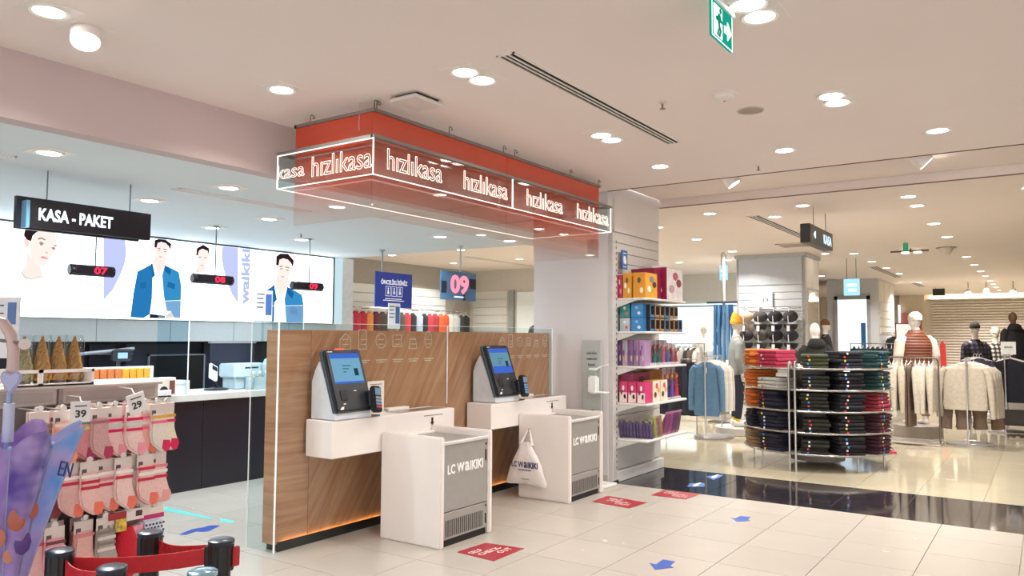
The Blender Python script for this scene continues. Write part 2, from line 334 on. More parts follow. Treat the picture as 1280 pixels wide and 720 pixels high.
# column with slat wall (faces -X) and mirror side
c1 = struct('wall_column', B().box(15.4, 16.5, 3.8, 5.12, 0, CH), mat('d3d2d0', .6, var=.02))
part('corner_trim', B().box(15.375, 15.4, 3.8, 3.83, 0, CH).box(15.375, 15.4, 5.09, 5.12, 0, CH), mat('9c9c9c', .4), c1)
part('upper_panel', B().box(15.37, 15.4, 3.84, 5.08, 2.66, 3.2), mat('b9bdc3', .45, var=.02), c1, .004)
sl = B().box(-.02, 0, -1.24, 0, 0, .135).mesh('slat_board', .008); sl.materials.append(mat('c4c7ca', .5, var=.02))
for k in range(12): inst('slat_board', sl, c1, (15.4, 5.08, .95+k*.142))
part('top_trim', B().box(15.35, 16.55, 3.77, 5.15, 3.2, CH-.001), mat('b5b3b0', .5), c1)
part('mirror', B().box(15.62, 16.4, 3.785, 3.8, .25, 2.55), mat('dfe6e6', .03, 1, var=0), c1)
part('side_panel', B().box(15.45, 15.98, 3.785, 3.8, 2.6, 3.18).box(16.0, 16.46, 3.785, 3.8, 2.6, 3.18), mat('e2dcd2', .5), c1)
# second column with a lit mirror doorway
c2 = struct('wall_column_far', B().box(23.1, 25.8, 3.78, 5.1, 0, CH), mat('cccdcf', .6, var=.02))
part('door_frame', B().box(23.04, 23.1, 3.98, 4.06, 0, 2.8).box(23.04, 23.1, 4.82, 4.9, 0, 2.8).box(23.04, 23.1, 3.98, 4.9, 2.7, 2.86), mat('a9abad', .5), c2)
part('lit_panel', B().box(23.07, 23.1, 4.06, 4.82, .3, 2.7), glow('dff5ff', .95), c2)
part('lit_panel_figure', B().box(23.05, 23.07, 4.1, 4.22, 1.3, 2.05).box(23.05, 23.07, 4.06, 4.82, .9, 1.1), mat('2d5f93', .5), c2)
for k in range(4):
    part('slat_board', B().box(23.3, 25.6, 3.76, 3.78, 1.75+k*.22, 1.93+k*.22), mat('d8d3ca', .5), c2)
for k in range(3):
    part('side_panel', B().box(23.2+.85*k, 24.0+.85*k, 3.765, 3.78, 2.66, 3.22), mat('d6cfc4', .5), c2, .004)
# slat boards of the far rooms
for k in range(5):
    part('slat_board', B().box(11.0, 14.6, 12.05, 12.07, 1.75+k*.2, 1.935+k*.2), mat('dfe6e6', .5, var=.02), wf)
    part('slat_board', B().box(15.58, 15.6, 10.9, 11.95, 1.75+k*.2, 1.935+k*.2), mat('cfd0cb', .5, var=.02), wr)
part('white_panel', B().box(15.57, 15.6, 8.7, 10.6, 1.0, 2.7), mat('dfe8e8', .5, var=.02), wr)
part('upright', B().box(15.52, 15.6, 10.68, 10.82, 0, 2.75), mat('8f9492', .4), wr)
part('lit_wall_panel', B().box(19.46, 19.5, 5.2, 9.6, .9, 2.5), glow('eefcff', 1.0), ws)
part('bracket_rail', B().box(19.40, 19.46, 6.4, 9.2, 2.42, 2.46).box(19.40, 19.46, 6.4, 9.2, 1.35, 1.38), mat('8fb3b8', .4), ws)
# ------------------------------------------------------------------ ceiling fittings
TRIM = mat('e6e0da', .45, var=.01); LAMPFACE = glow('fff6ea', 14); LAMPCOOL = glow('eaf8ff', 9)
def ring(r0_, r1_, z, n=24): return B().lathe([(r0_, z+.012), (r0_, z-.004), (r1_-.006, z-.009), (r1_, z-.004), (r1_, z+.004)], n=n, cap=False)
ringm = ring(.074, .098, 0).mesh('trim', smooth=True); ringm.materials.append(TRIM)
discm = B().lathe([(.074, .004), (.074, .001), (.02, -.001)], n=20).mesh('bulb', smooth=True); discm.materials.append(LAMPFACE)
discc = B().lathe([(.074, .004), (.074, .001), (.02, -.001)], n=20).mesh('bulb', smooth=True); discc.materials.append(LAMPCOOL)
def downlight(x, y, z, label, group=None, watts=None, cool=False, square=False, lit=True):
    t = thing('downlight', label, 'light', (x, y, z), group)
    if square:
        part('trim_plate', B().box(x-.12, x+.12, y-.12, y+.12, z-.006, z+.004), TRIM, t, .003)
        inst('trim_ring', ringm, t, (x, y, z-.006)); inst('bulb', discc if cool else discm, t, (x, y, z-.012))
    else:
        inst('trim_ring', ringm, t, (x, y, z)); inst('bulb', discc if cool else discm, t, (x, y, z-.004))
    if lit: lamp(t, (x, y, z-.025), watts or LAMP_W, COOL if cool else WARM)
    return t
def double(x, y, z, label, watts=None):
    t = thing('double_downlight', label, 'light', (x, y, z))
    part('trim_plate', B().box(x-.2, x+.2, y-.125, y+.125, z-.006, z+.004), TRIM, t, .003)
    for s in (-1, 1):
        inst('trim_ring', ringm, t, (x+s*.09, y, z-.006)); inst('bulb', discm, t, (x+s*.09, y, z-.012))
    lamp(t, (x, y, z-.03), watts or LAMP_W*1.5, WARM, .2)
    return t
double(3.818, 2.94, CH, 'double round downlight beside the rectangular ceiling box, left of slot vent')
double(5.627, 2.945, CH, 'double round downlight just above the far half of the red sign')
double(3.816, 1.162, CH, 'double round downlight next to the green exit sign')
double(5.573, 1.157, CH, 'double round downlight right of the round ceiling speaker')
downlight(3.318, 4.179, CH, 'square-trimmed downlight on the ceiling left of the red sign', square=True)
for yy, lb in ((.665, 'single round downlight nearest the right edge, before the ceiling joint'), (1.853, 'single round downlight behind the right-hand double downlight, before the joint'), (3.03, 'single round downlight just right of the red sign end')):
    downlight(6.895, yy, CH, lb)
for yy, lb in ((.624, 'round downlight in the recessed ceiling strip, nearest the right edge'), (1.829, 'round downlight in the middle of the recessed ceiling strip'), (3.044, 'round downlight in the recessed ceiling strip nearest the pier')):
    downlight(8.03, yy, CH+.105, lb)
def spot(x, y, z, label, tilt, az, watts=18, L=.11, r=.075):
    t = thing('tilted_spotlight', label, 'light', (x, y, z))
    d = Vector((math.cos(az)*math.sin(tilt), math.sin(az)*math.sin(tilt), -math.cos(tilt)))
    part('base_plate', B().box(x-.11, x+.11, y-.1, y+.1, z-.006, z+.003), TRIM, t, .003)
    p0 = Vector((x, y, z+.02)); p1 = p0+d*(L+.02)
    part('barrel', B().tube([p0, p0+d*.02, p1], [r*.92, r, r], 20), mat('ece6e2', .4), t, smooth=True)
    part('bulb', B().tube([p1, p1+d*.004], [r*.9, r*.86], 20), LAMPFACE, t)
    l = lamp(t, p1+d*.02, watts, WARM, .12, 1.6); l.rotation_euler = d.to_track_quat('-Z', 'Y').to_euler()
spot(2.06, 4.24, CH, 'white tilted spotlight sticking out of the ceiling at the top left', .45, -2.0, L=.1)
downlight(1.83, 4.148, CH, 'flush round downlight beside the tilted spotlight, top left corner', square=True)
spot(8.22, 2.83, CH+.105, 'small tilted spotlight in the recessed strip near the pier', .6, -1.2, 8)
spot(8.30, 1.0, CH+.105, 'small tilted spotlight in the recessed strip towards the right', .8, -1.2, 8)
far = [(9.95, 1.28), (10.69, 1.28), (12.5, 1.285), (14.23, 1.285), (10.04, .1), (9.93, 2.46), (10.65, 3.01), (9.92, 3.65), (12.4, 4.8), (10.74, 4.77),
       (14.5, 4.9), (16.1, 5.54), (16.07, 6.62), (15.85, 3.51), (16.1, 3.045), (18.0, 3.045), (19.8, 3.045), (21.7, 3.045), (25.4, 3.05), (21.5, 4.87),
       (17.9, 1.285), (19.93, 1.285), (21.9, 1.285), (23.6, 1.285), (25.6, 1.285), (27.2, 1.285), (28.9, 1.285), (30.8, 1.285)]
FARW = {k: v*.55 for k, v in {0: 60, 2: 70, 3: 70, 4: 40, 6: 60, 8: 70, 10: 60, 11: 60, 12: 90, 15: 70, 17: 70, 18: 80, 20: 80, 22: 80, 24: 140, 26: 200, 27: 160}.items()}
FARL = {0: 'round downlight nearest the joint in the long central row', 4: 'round downlight at the right edge just beyond the ceiling joint', 5: 'round downlight beyond the joint, left of the long central row',
        6: 'round downlight over the round folded-clothes stand', 7: 'round downlight beyond the joint, just right of the pier', 8: 'round downlight above the blue sweatshirt rack', 9: 'round downlight at the upper right corner of the pier'}
for k, (x, y) in enumerate(far):
    if k in FARL: lb = FARL[k]
    elif abs(y-1.285) < .02: lb = f'{ORD[sorted(q for q in far if abs(q[1]-1.285) < .02).index((x, y))+1]} downlight from the joint in the long central row'
    elif abs(y-3.045) < .02: lb = f'{ORD[sorted(q for q in far if abs(q[1]-3.045) < .02).index((x, y))]} downlight, counted away from the joint, in the row beside the far slot vent'
    else: lb = {10: 'downlight above the left edge of the cap column', 11: 'downlight beyond the jeans stand, left of the cap column', 12: 'downlight nearest the lit white wall on the left', 13: 'downlight over the mirror side of the cap column', 19: 'downlight in front of the second column'}[k]
    downlight(x, y, CH, lb, None, FARW.get(k, 0), lit=k in FARW)
low = [(2.51, 5.6, 'square downlight on the low ceiling above the black sign'), (3.95, 6.82, 'square downlight on the low ceiling right of the black sign'), (3.97, 5.655, 'square downlight on the low ceiling beside the cool strip vent'),
       (5.29, 6.82, 'square downlight on the low ceiling left of the glass sign box'), (6.68, 7.93, 'square downlight on the low ceiling above the right-hand number display'), (5.37, 7.94, 'square downlight on the low ceiling above the middle number display'),
       (7.4, 6.2, 'square downlight on the low ceiling below the red sign'), (8.2, 5.7, 'square downlight on the low ceiling nearest the pier')]
for k, (x, y, lb) in enumerate(low): downlight(x, y, LC, lb, watts=20, cool=True, square=True, lit=k in (0, 1, 3, 4, 6))
for k, (x, y) in enumerate(((11.6, 9.2), (13.6, 9.2), (11.6, 11.0), (13.6, 11.0), (14.6, 8.0), (12.2, 7.4))):
    downlight(x, y, CH, 'round downlight behind the partition, '+('leftmost of the nearer row', 'second of the nearer row', 'left one of the far row', 'right one of the far row', 'beside the pier', 'between the pier and the nearer row')[k], None, 40, lit=k in (0, 3, 4, 5))
# slot diffusers
def slot(x0, x1, y, z, label, n=3, w_=.035, vm=None, cat='vent'):
    t = thing('slot_diffuser', label, cat, ((x0+x1)/2, y, z))
    W = n*w_+.02
    part('frame', B().box(x0, x1, y-W/2, y-W/2+.012, z-.008, z+.003).box(x0, x1, y+W/2-.012, y+W/2, z-.008, z+.003).box(x0, x0+.012, y-W/2, y+W/2, z-.008, z+.003).box(x1-.012, x1, y-W/2, y+W/2, z-.008, z+.003), TRIM, t)
    for k in range(n):
        yy = y-W/2+.012+(k+.5)*(W-.024)/n
        part('slot', B().box(x0+.012, x1-.012, yy-.011, yy+.011, z-.004, z+.002), vm or mat('15120f', .9), t)
        if k: part('blade', B().box(x0+.012, x1-.012, yy-(W-.024)/n/2-.006, yy-(W-.024)/n/2+.006, z-.009, z+.002), TRIM, t)
    return t
slot(3.62, 6.12, 2.56, CH, 'long slot diffuser with black slots on the ceiling in front of the sign')
slot(10.4, 13.2, 3.23, CH, 'slot diffuser beyond the ceiling joint beside the hanging black sign', w_=.05)
slot(19.2, 23.1, 3.25, CH, 'slot diffuser far back above the second column', w_=.06)
slot(3.75, 5.2, 6.09, LC, 'strip vent with painted pale blue reflection on the low ceiling in front of the counter', 2, .05, mat('d3e9f2', .3))  # reflection of the light box painted into the slots as pale blue
slot(1.6, 2.45, 6.0, LC, 'strip vent with painted pale blue reflection on the low ceiling at the left edge', 2, .05, mat('9fc6dc', .3))  # bluish slot colour again carries the painted light-box reflection
slot(25.6, 27.4, 3.2, CH, 'short slot diffuser furthest back near the end wall', w_=.06)
slot(12.6, 15.2, 9.9, CH, 'dark slot diffuser in the room behind the partition', w_=.06)
# access box, detector, speaker, sprinklers
t = thing('ceiling_box', 'white rectangular box on the ceiling in front of the red sign', 'ceiling box', (3.98, 3.56, CH))
part('housing', B().box(3.83, 4.12, 3.44, 3.68, CH-.045, CH-.02), mat('d9d2cc', .5), t, .006)
part('mount', B().box(3.87, 4.09, 3.46, 3.66, CH-.02, CH+.002), mat('3a3330', .7), t)
t = thing('smoke_detector', 'white round smoke detector on the ceiling beside the round speaker', 'detector', (5.05, 1.75, CH))
part('base', B().lathe([(.085, .004), (.085, -.014), (.075, -.02)], (5.05, 1.75, CH), 24), mat('e0d8d2', .5), t, smooth=True)
part('dome', B().lathe([(.072, -.018), (.066, -.038), (.04, -.05), (.012, -.052)], (5.05, 1.75, CH), 24), mat('e3dcd7', .5), t, smooth=True)
part('indicator', B().lathe([(.008, -.05), (.006, -.056)], (5.05, 1.75, CH), 8), mat('6b3030', .4), t)
t = thing('ceiling_speaker', 'flat round beige speaker grille on the ceiling behind the smoke detector', 'speaker', (5.536, 1.725, CH))
part('rim', B().lathe([(.095, .002), (.095, -.006), (.085, -.006), (.085, .002)], (5.536, 1.725, CH), 24), mat('c9bdb0', .6), t)
part('grille', B().lathe([(.085, -.002), (.03, -.005)], (5.536, 1.725, CH), 24), mat('a59a8c', .7, var=.3, scale=180), t)
def sprinkler(x, y, z, lb):
    t = thing('sprinkler', lb, 'sprinkler', (x, y, z))
    part('escutcheon', B().lathe([(.03, .002), (.03, -.004), (.012, -.01)], (x, y, z), 12), mat('d8cfc8', .4), t)
    part('stem', B().cyl((x, y, z-.008), (x, y, z-.045), .008, n=8), mat('8b7f78', .3, .8), t)
    part('deflector', B().lathe([(.02, -.045), (.02, -.049)], (x, y, z), 12), mat('8b7f78', .3, .8), t)
sprinkler(5.005, 2.178, CH, 'small ceiling sprinkler left of the smoke detector')
sprinkler(7.38, 2.231, CH, 'small ceiling sprinkler just before the ceiling joint')
sprinkler(6.3, 7.5, LC, 'small sprinkler on the low ceiling above the counter')
# exit sign (plate along X, lit green)
t = thing('exit_sign', 'green and white running-man exit sign hanging from the ceiling', 'sign', (3.7, 1.27, CH))
part('mount_rail', B().box(3.55, 3.86, 1.25, 1.29, CH-.035, CH), mat('dfe6e4', .4), t, .004)
a0 = Vector((3.505, 1.262, 0)); 
part('panel', B().box(3.56, 3.85, 1.264, 1.276, CH-.215, CH-.035), glow('1c9f88', .68), t)
GW = glow('e8fff4', 1.1)
part('border', B().box(3.56, 3.85, 1.262, 1.2635, CH-.215, CH-.209).box(3.56, 3.566, 1.262, 1.2635, CH-.215, CH-.035).box(3.844, 3.85, 1.262, 1.2635, CH-.215, CH-.035), GW, t)
zb = CH-.20
part('arrow', B().prism([(3.73, zb+.085), (3.775, zb+.085), (3.775, zb+.115), (3.835, zb+.07), (3.775, zb+.02), (3.775, zb+.05), (3.73, zb+.05)], 'y', 1.260, 1.264), GW, t)
part('doorway', B().box(3.585, 3.70, 1.261, 1.264, zb+.0, zb+.15), GW, t)
part('running_man', B().prism([(3.62, zb+.01), (3.645, zb+.045), (3.635, zb+.075), (3.61, zb+.075), (3.605, zb+.09), (3.635, zb+.1), (3.645, zb+.115), (3.665, zb+.115), (3.675, zb+.095), (3.695, zb+.085), (3.69, zb+.075), (3.665, zb+.08), (3.66, zb+.06), (3.68, zb+.035), (3.66, zb+.0), (3.645, zb+.005), (3.658, zb+.032), (3.65, zb+.038), (3.635, zb+.0)], 'y', 1.258, 1.261)
     .prism([(3.67+.014*math.cos(a*PI/4), zb+.133+.014*math.sin(a*PI/4)) for a in range(8)], 'y', 1.258, 1.261), glow('128a68', .7), t)
t_exit = t
for ch in t.children: ch.location.x -= .075
# hanging black direction sign
def dirsign(x, y, z, w_, h_, label, rod=True, txt='KASA'):
    t = thing('hanging_sign', label, 'sign', (x, y, z))
    part('housing', B().box(x-.05, x+.05, y-w_/2, y+w_/2, z, z+h_), mat('1d1b1c', .35), t, .006)
    part('hanger', B().cyl((x, y-w_*.3, z+h_), (x, y-w_*.3, CH), .005, n=6).cyl((x, y+w_*.3, z+h_), (x, y+w_*.3, CH), .005, n=6), mat('6b6b6b', .4, .6), t)
    return t
t = thing('hanging_sign', 'black hanging direction sign with lit letters beyond the ceiling joint', 'sign', (10.3, 2.36, 2.75))
part('housing', B().box(9.62, 10.8, 2.30, 2.42, 2.77, 3.0), mat('1d1b1c', .35), t, .006)
part('hanger', B().cyl((10.1, 2.375, 3.0), (10.1, 2.375, CH), .005, n=6).cyl((10.75, 2.375, 3.0), (10.75, 2.375, CH), .005, n=6), mat('6b6b6b', .4, .6), t)
text('KASA', .16, glow('cfeaff', 1.1), t, (10.5, 2.296, 2.88), FACE_NY, width=.42, height=.12)
part('arrow_mark', B().prism([(9.86, 2.84), (9.86, 2.93), (9.78, 2.885)], 'y', 2.292, 2.301), glow('cfeaff', 1.1), t)
dirsign(28, 2.8, 3.0, .34, .22, 'small black hanging sign far back near the end wall')
# small lit blue signs hung on rods
def bluesign(x, y, z, lb, w_=.3, h_=.3):
    t = thing('hanging_sign', lb, 'sign', (x, y, z))
    part('panel', B().box(x-.015, x+.015, y-w_/2, y+w_/2, z, z+h_), glow('a8def5', .8), t)
    part('lettering_bar', B().box(x-.018, x-.015, y-w_*.32, y+w_*.32, z+h_*.55, z+h_*.7).box(x-.018, x-.015, y-w_*.32, y+w_*.2, z+h_*.25, z+h_*.4), glow('eafaff', 1.5), t)
    part('rod', B().cyl((x, y-w_*.3, z+h_), (x, y-w_*.3, CH), .006, n=6).cyl((x, y+w_*.3, z+h_), (x, y+w_*.3, CH), .006, n=6), mat('6b6660', .4, .5), t)
bluesign(17, 3.27, 2.50, 'small lit blue sign on two rods between the two columns', .3, .34)
bluesign(15.0, 5.25, 2.76, 'small lit blue sign beside the left edge of the cap column', .16, .3)

STLW = mat('c9c4bf', .4, .3)
# track, conical speaker, hatch and sensor further back
t = thing('light_track', 'short dark track bar with two lamps on the far ceiling', 'light', (15.8, 2.0, CH))
part('bar', B().box(15.75, 15.8, 1.72, 2.35, CH-.06, CH-.03), mat('5a4c44', .4), t)
part('stem', B().box(15.76, 15.79, 2.0, 2.03, CH-.03, CH), mat('5a4c44', .4), t)
for y in (1.9, 2.1): part('lamp_head', B().box(15.72, 15.83, y-.06, y+.06, CH-.085, CH-.06), glow('fff2e0', 3), t)
t = thing('conical_speaker', 'white conical fitting on the far ceiling right of the track', 'speaker', (15.9, 1.45, CH))
part('cone', B().lathe([(.13, 0), (.12, -.03), (.05, -.13)], (15.9, 1.45, CH), 16), mat('d3c8be', .5), t, smooth=True)
part('collar', B().lathe([(.17, 0), (.17, -.012)], (15.9, 1.45, CH), 16), mat('8a7b70', .5), t)
t = thing('ceiling_hatch', 'dark rectangular hatch on the ceiling in front of the cap column', 'hatch', (14.05, 3.62, CH))
part('panel', B().box(13.8, 14.3, 3.4, 3.86, CH-.012, CH), mat('a08e80', .6), t, .004)
part('frame', B().box(13.77, 14.33, 3.37, 3.40, CH-.016, CH).box(13.77, 14.33, 3.86, 3.89, CH-.016, CH).box(13.77, 13.8, 3.37, 3.89, CH-.016, CH).box(14.3, 14.33, 3.37, 3.89, CH-.016, CH), mat('c3b6aa', .5), t)
t = thing('exit_lamp', 'small green hanging exit plate far back on the ceiling', 'sign', (14.6, 1.95, CH))
part('plate', B().box(14.59, 14.61, 1.9, 1.98, CH-.17, CH-.02), glow('4f9f70', .5), t)
part('stem', B().box(14.595, 14.605, 1.93, 1.95, CH-.02, CH), STLW, t)
# ------------------------------------------------------------------ red sign box over the self checkout
GL = glass(); EDGE = glow('fff1e8', 1.35); RAIL = mat('8d8a86', .4, .6)
def red_film():
    m = bpy.data.materials.new('red_fading_film'); m.use_nodes = True; nt = m.node_tree; b = nt.nodes['Principled BSDF']
    g = nt.nodes.new('ShaderNodeNewGeometry'); sx = nt.nodes.new('ShaderNodeSeparateXYZ'); nt.links.new(g.outputs['Position'], sx.inputs[0])
    mr = nt.nodes.new('ShaderNodeMapRange'); mr.inputs['From Min'].default_value = 2.47; mr.inputs['From Max'].default_value = 3.12
    mr.inputs['To Min'].default_value = .0; mr.inputs['To Max'].default_value = .93; mr.interpolation_type = 'LINEAR'
    nt.links.new(sx.outputs['Z'], mr.inputs['Value'])
    b.inputs['Base Color'].default_value = (*lin('cf4526'), 1); b.inputs['Roughness'].default_value = .06; b.inputs['Specular IOR Level'].default_value = .8
    t = nt.nodes.new('ShaderNodeBsdfTransparent'); t.inputs[0].default_value = (1, .93, .9, 1)
    gl = nt.nodes.new('ShaderNodeBsdfGlossy'); gl.inputs['Roughness'].default_value = .02
    mx = nt.nodes.new('ShaderNodeMixShader'); m0 = nt.nodes.new('ShaderNodeMixShader')
    nt.links.new(schlick(nt, .12), m0.inputs[0]); nt.links.new(t.outputs[0], m0.inputs[1]); nt.links.new(gl.outputs[0], m0.inputs[2])
    pw = nt.nodes.new('ShaderNodeMath'); pw.operation = 'POWER'; pw.inputs[1].default_value = 1.45; nt.links.new(mr.outputs[0], pw.inputs[0]); nt.links.new(pw.outputs[0], mx.inputs[0]); nt.links.new(m0.outputs[0], mx.inputs[1]); nt.links.new(b.outputs[0], mx.inputs[2])
    nt.links.new(mx.outputs[0], nt.nodes['Material Output'].inputs[0]); return m
RED = red_film()
t = thing('hanging_red_panels', 'translucent red acrylic panels fading to clear, hung under the ceiling', 'sign', (5.44, 4.28, 2.441))
xm = 5.443; RX0, RX1, RY0, RY1, RZ0, RZ1 = 3.82, 7.125, 3.82, 4.632, 2.441, 3.195
for a, b_ in ((RX0, xm-.002), (xm+.002, RX1)):
    part('red_panel', B().box(a, b_, RY0, RY0+.008, RZ0, RZ1), RED, t)
part('red_panel', B().box(RX0, RX0+.008, RY0+.01, RY1, RZ0, RZ1), RED, t)
part('red_panel', B().box(RX1-.008, RX1, RY0+.01, RY1, RZ0, RZ1), RED, t)
part('top_rail', B().box(RX0-.01, RX1+.01, RY0-.014, RY0+.014, RZ1-.014, RZ1+.01).box(RX0-.01, RX0+.014, RY0+.014, RY1+.01, RZ1-.014, RZ1+.01).box(RX1-.014, RX1+.01, RY0+.014, RY1+.01, RZ1-.014, RZ1+.01).box(RX0-.01, RX1+.01, RY1-.014, RY1+.01, RZ1-.014, RZ1+.01), RAIL, t)
for hx, hy in HOOKS:
    hx = min(RX1-.01, max(RX0+.01, hx*.972)); hy = RY0 if hy < 4.2 else RY1-.15
    part('hook', B().tube([(hx, hy, RZ1), (hx, hy, CH-.012), (hx+.008, hy, CH-.004), (hx+.03, hy, CH-.008), (hx+.042, hy, CH-.02), (hx+.03, hy, CH-.03), (hx+.02, hy, CH-.022)], .0035, 6), mat('6f6661', .35, .7), t)
part('loose_wire', B().tube([(RX0, RY0+.14, CH), (RX0-.005, RY0+.13, 3.19), (RX0-.02, RY0+.12, 3.12), (RX0-.012, RY0+.125, 3.06)], .0022, 5), mat('cfc3bd', .5), t)
t = thing('glass_letter_box', 'clear glass sign box with glowing edges and etched outline letters', 'sign', (5.5, 4.25, 2.723))
seam = seam*.972
xa, xb, ya, yb, za, zb2 = 3.752, 7.251, 3.747, 4.753, 2.723, 2.973
part('glass_pane', B().box(xa, seam-.002, ya, ya+.008, za, zb2), GL, t)
part('glass_pane', B().box(seam+.002, xb, ya, ya+.008, za, zb2), GL, t)
part('glass_pane', B().box(xa, xa+.008, ya+.008, yb, za, zb2), GL, t)
part('glass_pane', B().box(xb-.008, xb, ya+.008, yb, za, zb2), GL, t)
part('glass_pane', B().box(xa, xb, yb-.008, yb, za, zb2), GL, t)
e = .005
for bb in (B().box(xa, xb, ya-.001, ya+.009, za-e, za), B().box(xa, xa+.009, ya, yb, za-e, za), B().box(xb-.009, xb, ya, yb, za-e, za), B().box(xa, xb, yb-.009, yb, za-e, za),
           B().box(xa-.003, xa+.004, ya-.003, ya+.004, za, zb2), B().box(xb-.004, xb+.003, ya-.003, ya+.004, za, zb2), B().box(xa-.003, xa+.005, yb-.006, yb, za, zb2), B().box(seam-.003, seam+.003, ya-.002, ya+.009, za, zb2),
           B().box(xa-.003, xa, ya, yb, zb2-.008, zb2-.001)):
    part('lit_edge', bb, EDGE, t)
part('top_rail', B().box(xa-.01, xb+.01, ya-.012, ya+.016, zb2, zb2+.022).box(xa-.01, xa+.016, ya, yb, zb2, zb2+.022).box(xb-.016, xb+.01, ya, yb, zb2, zb2+.022).box(xa, xb, yb-.02, yb+.008, zb2, zb2+.022), RAIL, t)
for k in range(5):
    hx = 4.2+k*.68
    part('spacer', B().box(hx-.01, hx+.01, ya+.005, RY0, zb2+.004, zb2+.018), RAIL, t)
ETCH = glow('ffe9dd', 1.5)
for a, b_ in HIZ: text('hızlıkasa', .2, ETCH, t, ((a+b_)/2*.972, ya-.003, 2.85), FACE_NY, 'etched_lettering', width=(b_-a)*.972, outline=.0022, height=.15)
for (a, b_), s in zip(HIZY, ('hızlıkasa', 'kasa')): text(s, .2, ETCH, t, (xa-.003, (a+b_)/2*.972, 2.84), FACE_NX, 'etched_lettering', width=(a-b_)*.972, outline=.0022, height=.15 if len(s) > 5 else .107)

# ------------------------------------------------------------------ wooden partition and its glass
def wood(name, rot, h0='b06e4e', h1='ca8b69', h2='d8a383'):
    m = bpy.data.materials.new(name); m.use_nodes = True; nt = m.node_tree; b = nt.nodes['Principled BSDF']
    tc = nt.nodes.new('ShaderNodeTexCoord'); m1 = nt.nodes.new('ShaderNodeMapping'); m1.inputs['Rotation'].default_value = (0, rot, 0)
    m2 = nt.nodes.new('ShaderNodeMapping'); m2.inputs['Scale'].default_value = (.8, 1, 11)
    nt.links.new(tc.outputs['Object'], m1.inputs[0]); nt.links.new(m1.outputs[0], m2.inputs[0])
    n = nt.nodes.new('ShaderNodeTexNoise'); n.inputs['Scale'].default_value = 1.6; n.inputs['Detail'].default_value = 7; n.inputs['Roughness'].default_value = .62; n.inputs['Distortion'].default_value = .5
    nt.links.new(m2.outputs[0], n.inputs['Vector'])
    rp = nt.nodes.new('ShaderNodeValToRGB'); rp.color_ramp.elements[0].position = .3; rp.color_ramp.elements[1].position = .72
    rp.color_ramp.elements[0].color = (*lin(h0), 1); rp.color_ramp.elements[1].color = (*lin(h2), 1)
    e_ = rp.color_ramp.elements.new(.52); e_.color = (*lin(h1), 1)
    nt.links.new(n.outputs['Fac'], rp.inputs[0]); nt.links.new(rp.outputs[0], b.inputs['Base Color'])
    b.inputs['Roughness'].default_value = .42
    bp = nt.nodes.new('ShaderNodeBump'); bp.inputs['Strength'].default_value = .08; bp.inputs['Distance'].default_value = .004
    nt.links.new(n.outputs['Fac'], bp.inputs['Height']); nt.links.new(bp.outputs[0], b.inputs['Normal'])
    return m
WD = wood('veneer_diagonal', math.radians(58)); WH = wood('veneer_level', 0)
t = thing('wooden_partition', 'light brown veneer partition behind the two self-checkout terminals', 'partition', (5.79, 4.88, 0))
part('end_board', B().box(3.85, 4.16, 4.80, 4.95, .05, 1.662), WH, t, .003)
part('veneer_board', B().box(4.163, 5.83, 4.80, 4.95, .05, 1.662), WD, t, .003)
part('veneer_board', B().box(5.833, 7.725, 4.80, 4.95, .05, 1.662), WD, t, .003)
part('plinth', B().box(3.88, 7.70, 4.80, 4.93, 0, .05), mat('1a1512', .5), t)
part('plinth_rail', B().box(3.86, 7.72, 4.7862, 4.7885, 0, .072), mat('201a17', .5), t)
ls = part('led_strip', B().box(3.9, 7.70, 4.7895, 4.7955, .056, .060), glow('ffc878', 16), t, label='warm glowing light strip')
# etched icons on the wood
IC = mat('ead6c0', .5)
def icons(xc, zc, sc):
    r_ = [('house', [(0, 0), (.06, 0), (.06, .04), (.03, .065), (0, .04)]), ('list', [(0, 0), (.045, 0), (.045, .08), (0, .08)]), ('loop', [(.03+.032*math.cos(a*PI/5), .035+.032*math.sin(a*PI/5)) for a in range(10)]),
          ('card', [(0, .01), (.055, .01), (.055, .06), (0, .06)]), ('bag', [(0, 0), (.055, 0), (.045, .045), (.01, .045)]), ('coin', [(.03+.025*math.cos(a*PI/5), .04+.04*math.sin(a*PI/5)) for a in range(10)])]
    for k, (n, p) in enumerate(r_):
        x0 = xc+k*.155*sc
        pp = [Vector((x0+a*sc*1.5, 4.7975, zc+b_*sc*1.5)) for a, b_ in p]
        b = B()
        for i in range(len(pp)): b.cyl(pp[i], pp[(i+1) % len(pp)], .0035, n=4)
        for q in range(2): b.cyl((x0+.02*sc, 4.7975, zc+(.03+.03*q)*sc), (x0+.07*sc, 4.7975, zc+(.03+.03*q)*sc), .003, n=4)
        part('etched_icon', b, IC, t)
        part('etched_caption', B().box(x0, x0+.1*sc, 4.7965, 4.799, zc-.10, zc-.092).box(x0+.01, x0+.08*sc, 4.7965, 4.799, zc-.118, zc-.11), IC, t)
icons(4.46, 1.505, 1.35); icons(6.72, 1.505, 1.1)
PEDGE = mat('e9eeec', .15, emit=.12)  # edges of unlit glass; a weak glow stands for their bright glint
t = thing('glass_screen', 'tall clear glass screen with bright edges standing in front of the wooden partition', 'glass screen', (5.8, 4.78, 0))
for a, b_ in ((3.83, 5.826), (5.832, 7.76)):
    part('glass_pane', B().box(a, b_, 4.775, 4.785, .004, 1.715), GL, t)
part('glass_pane', B().box(3.82, 3.83, 4.785, 5.1, .004, 1.715), GL, t)
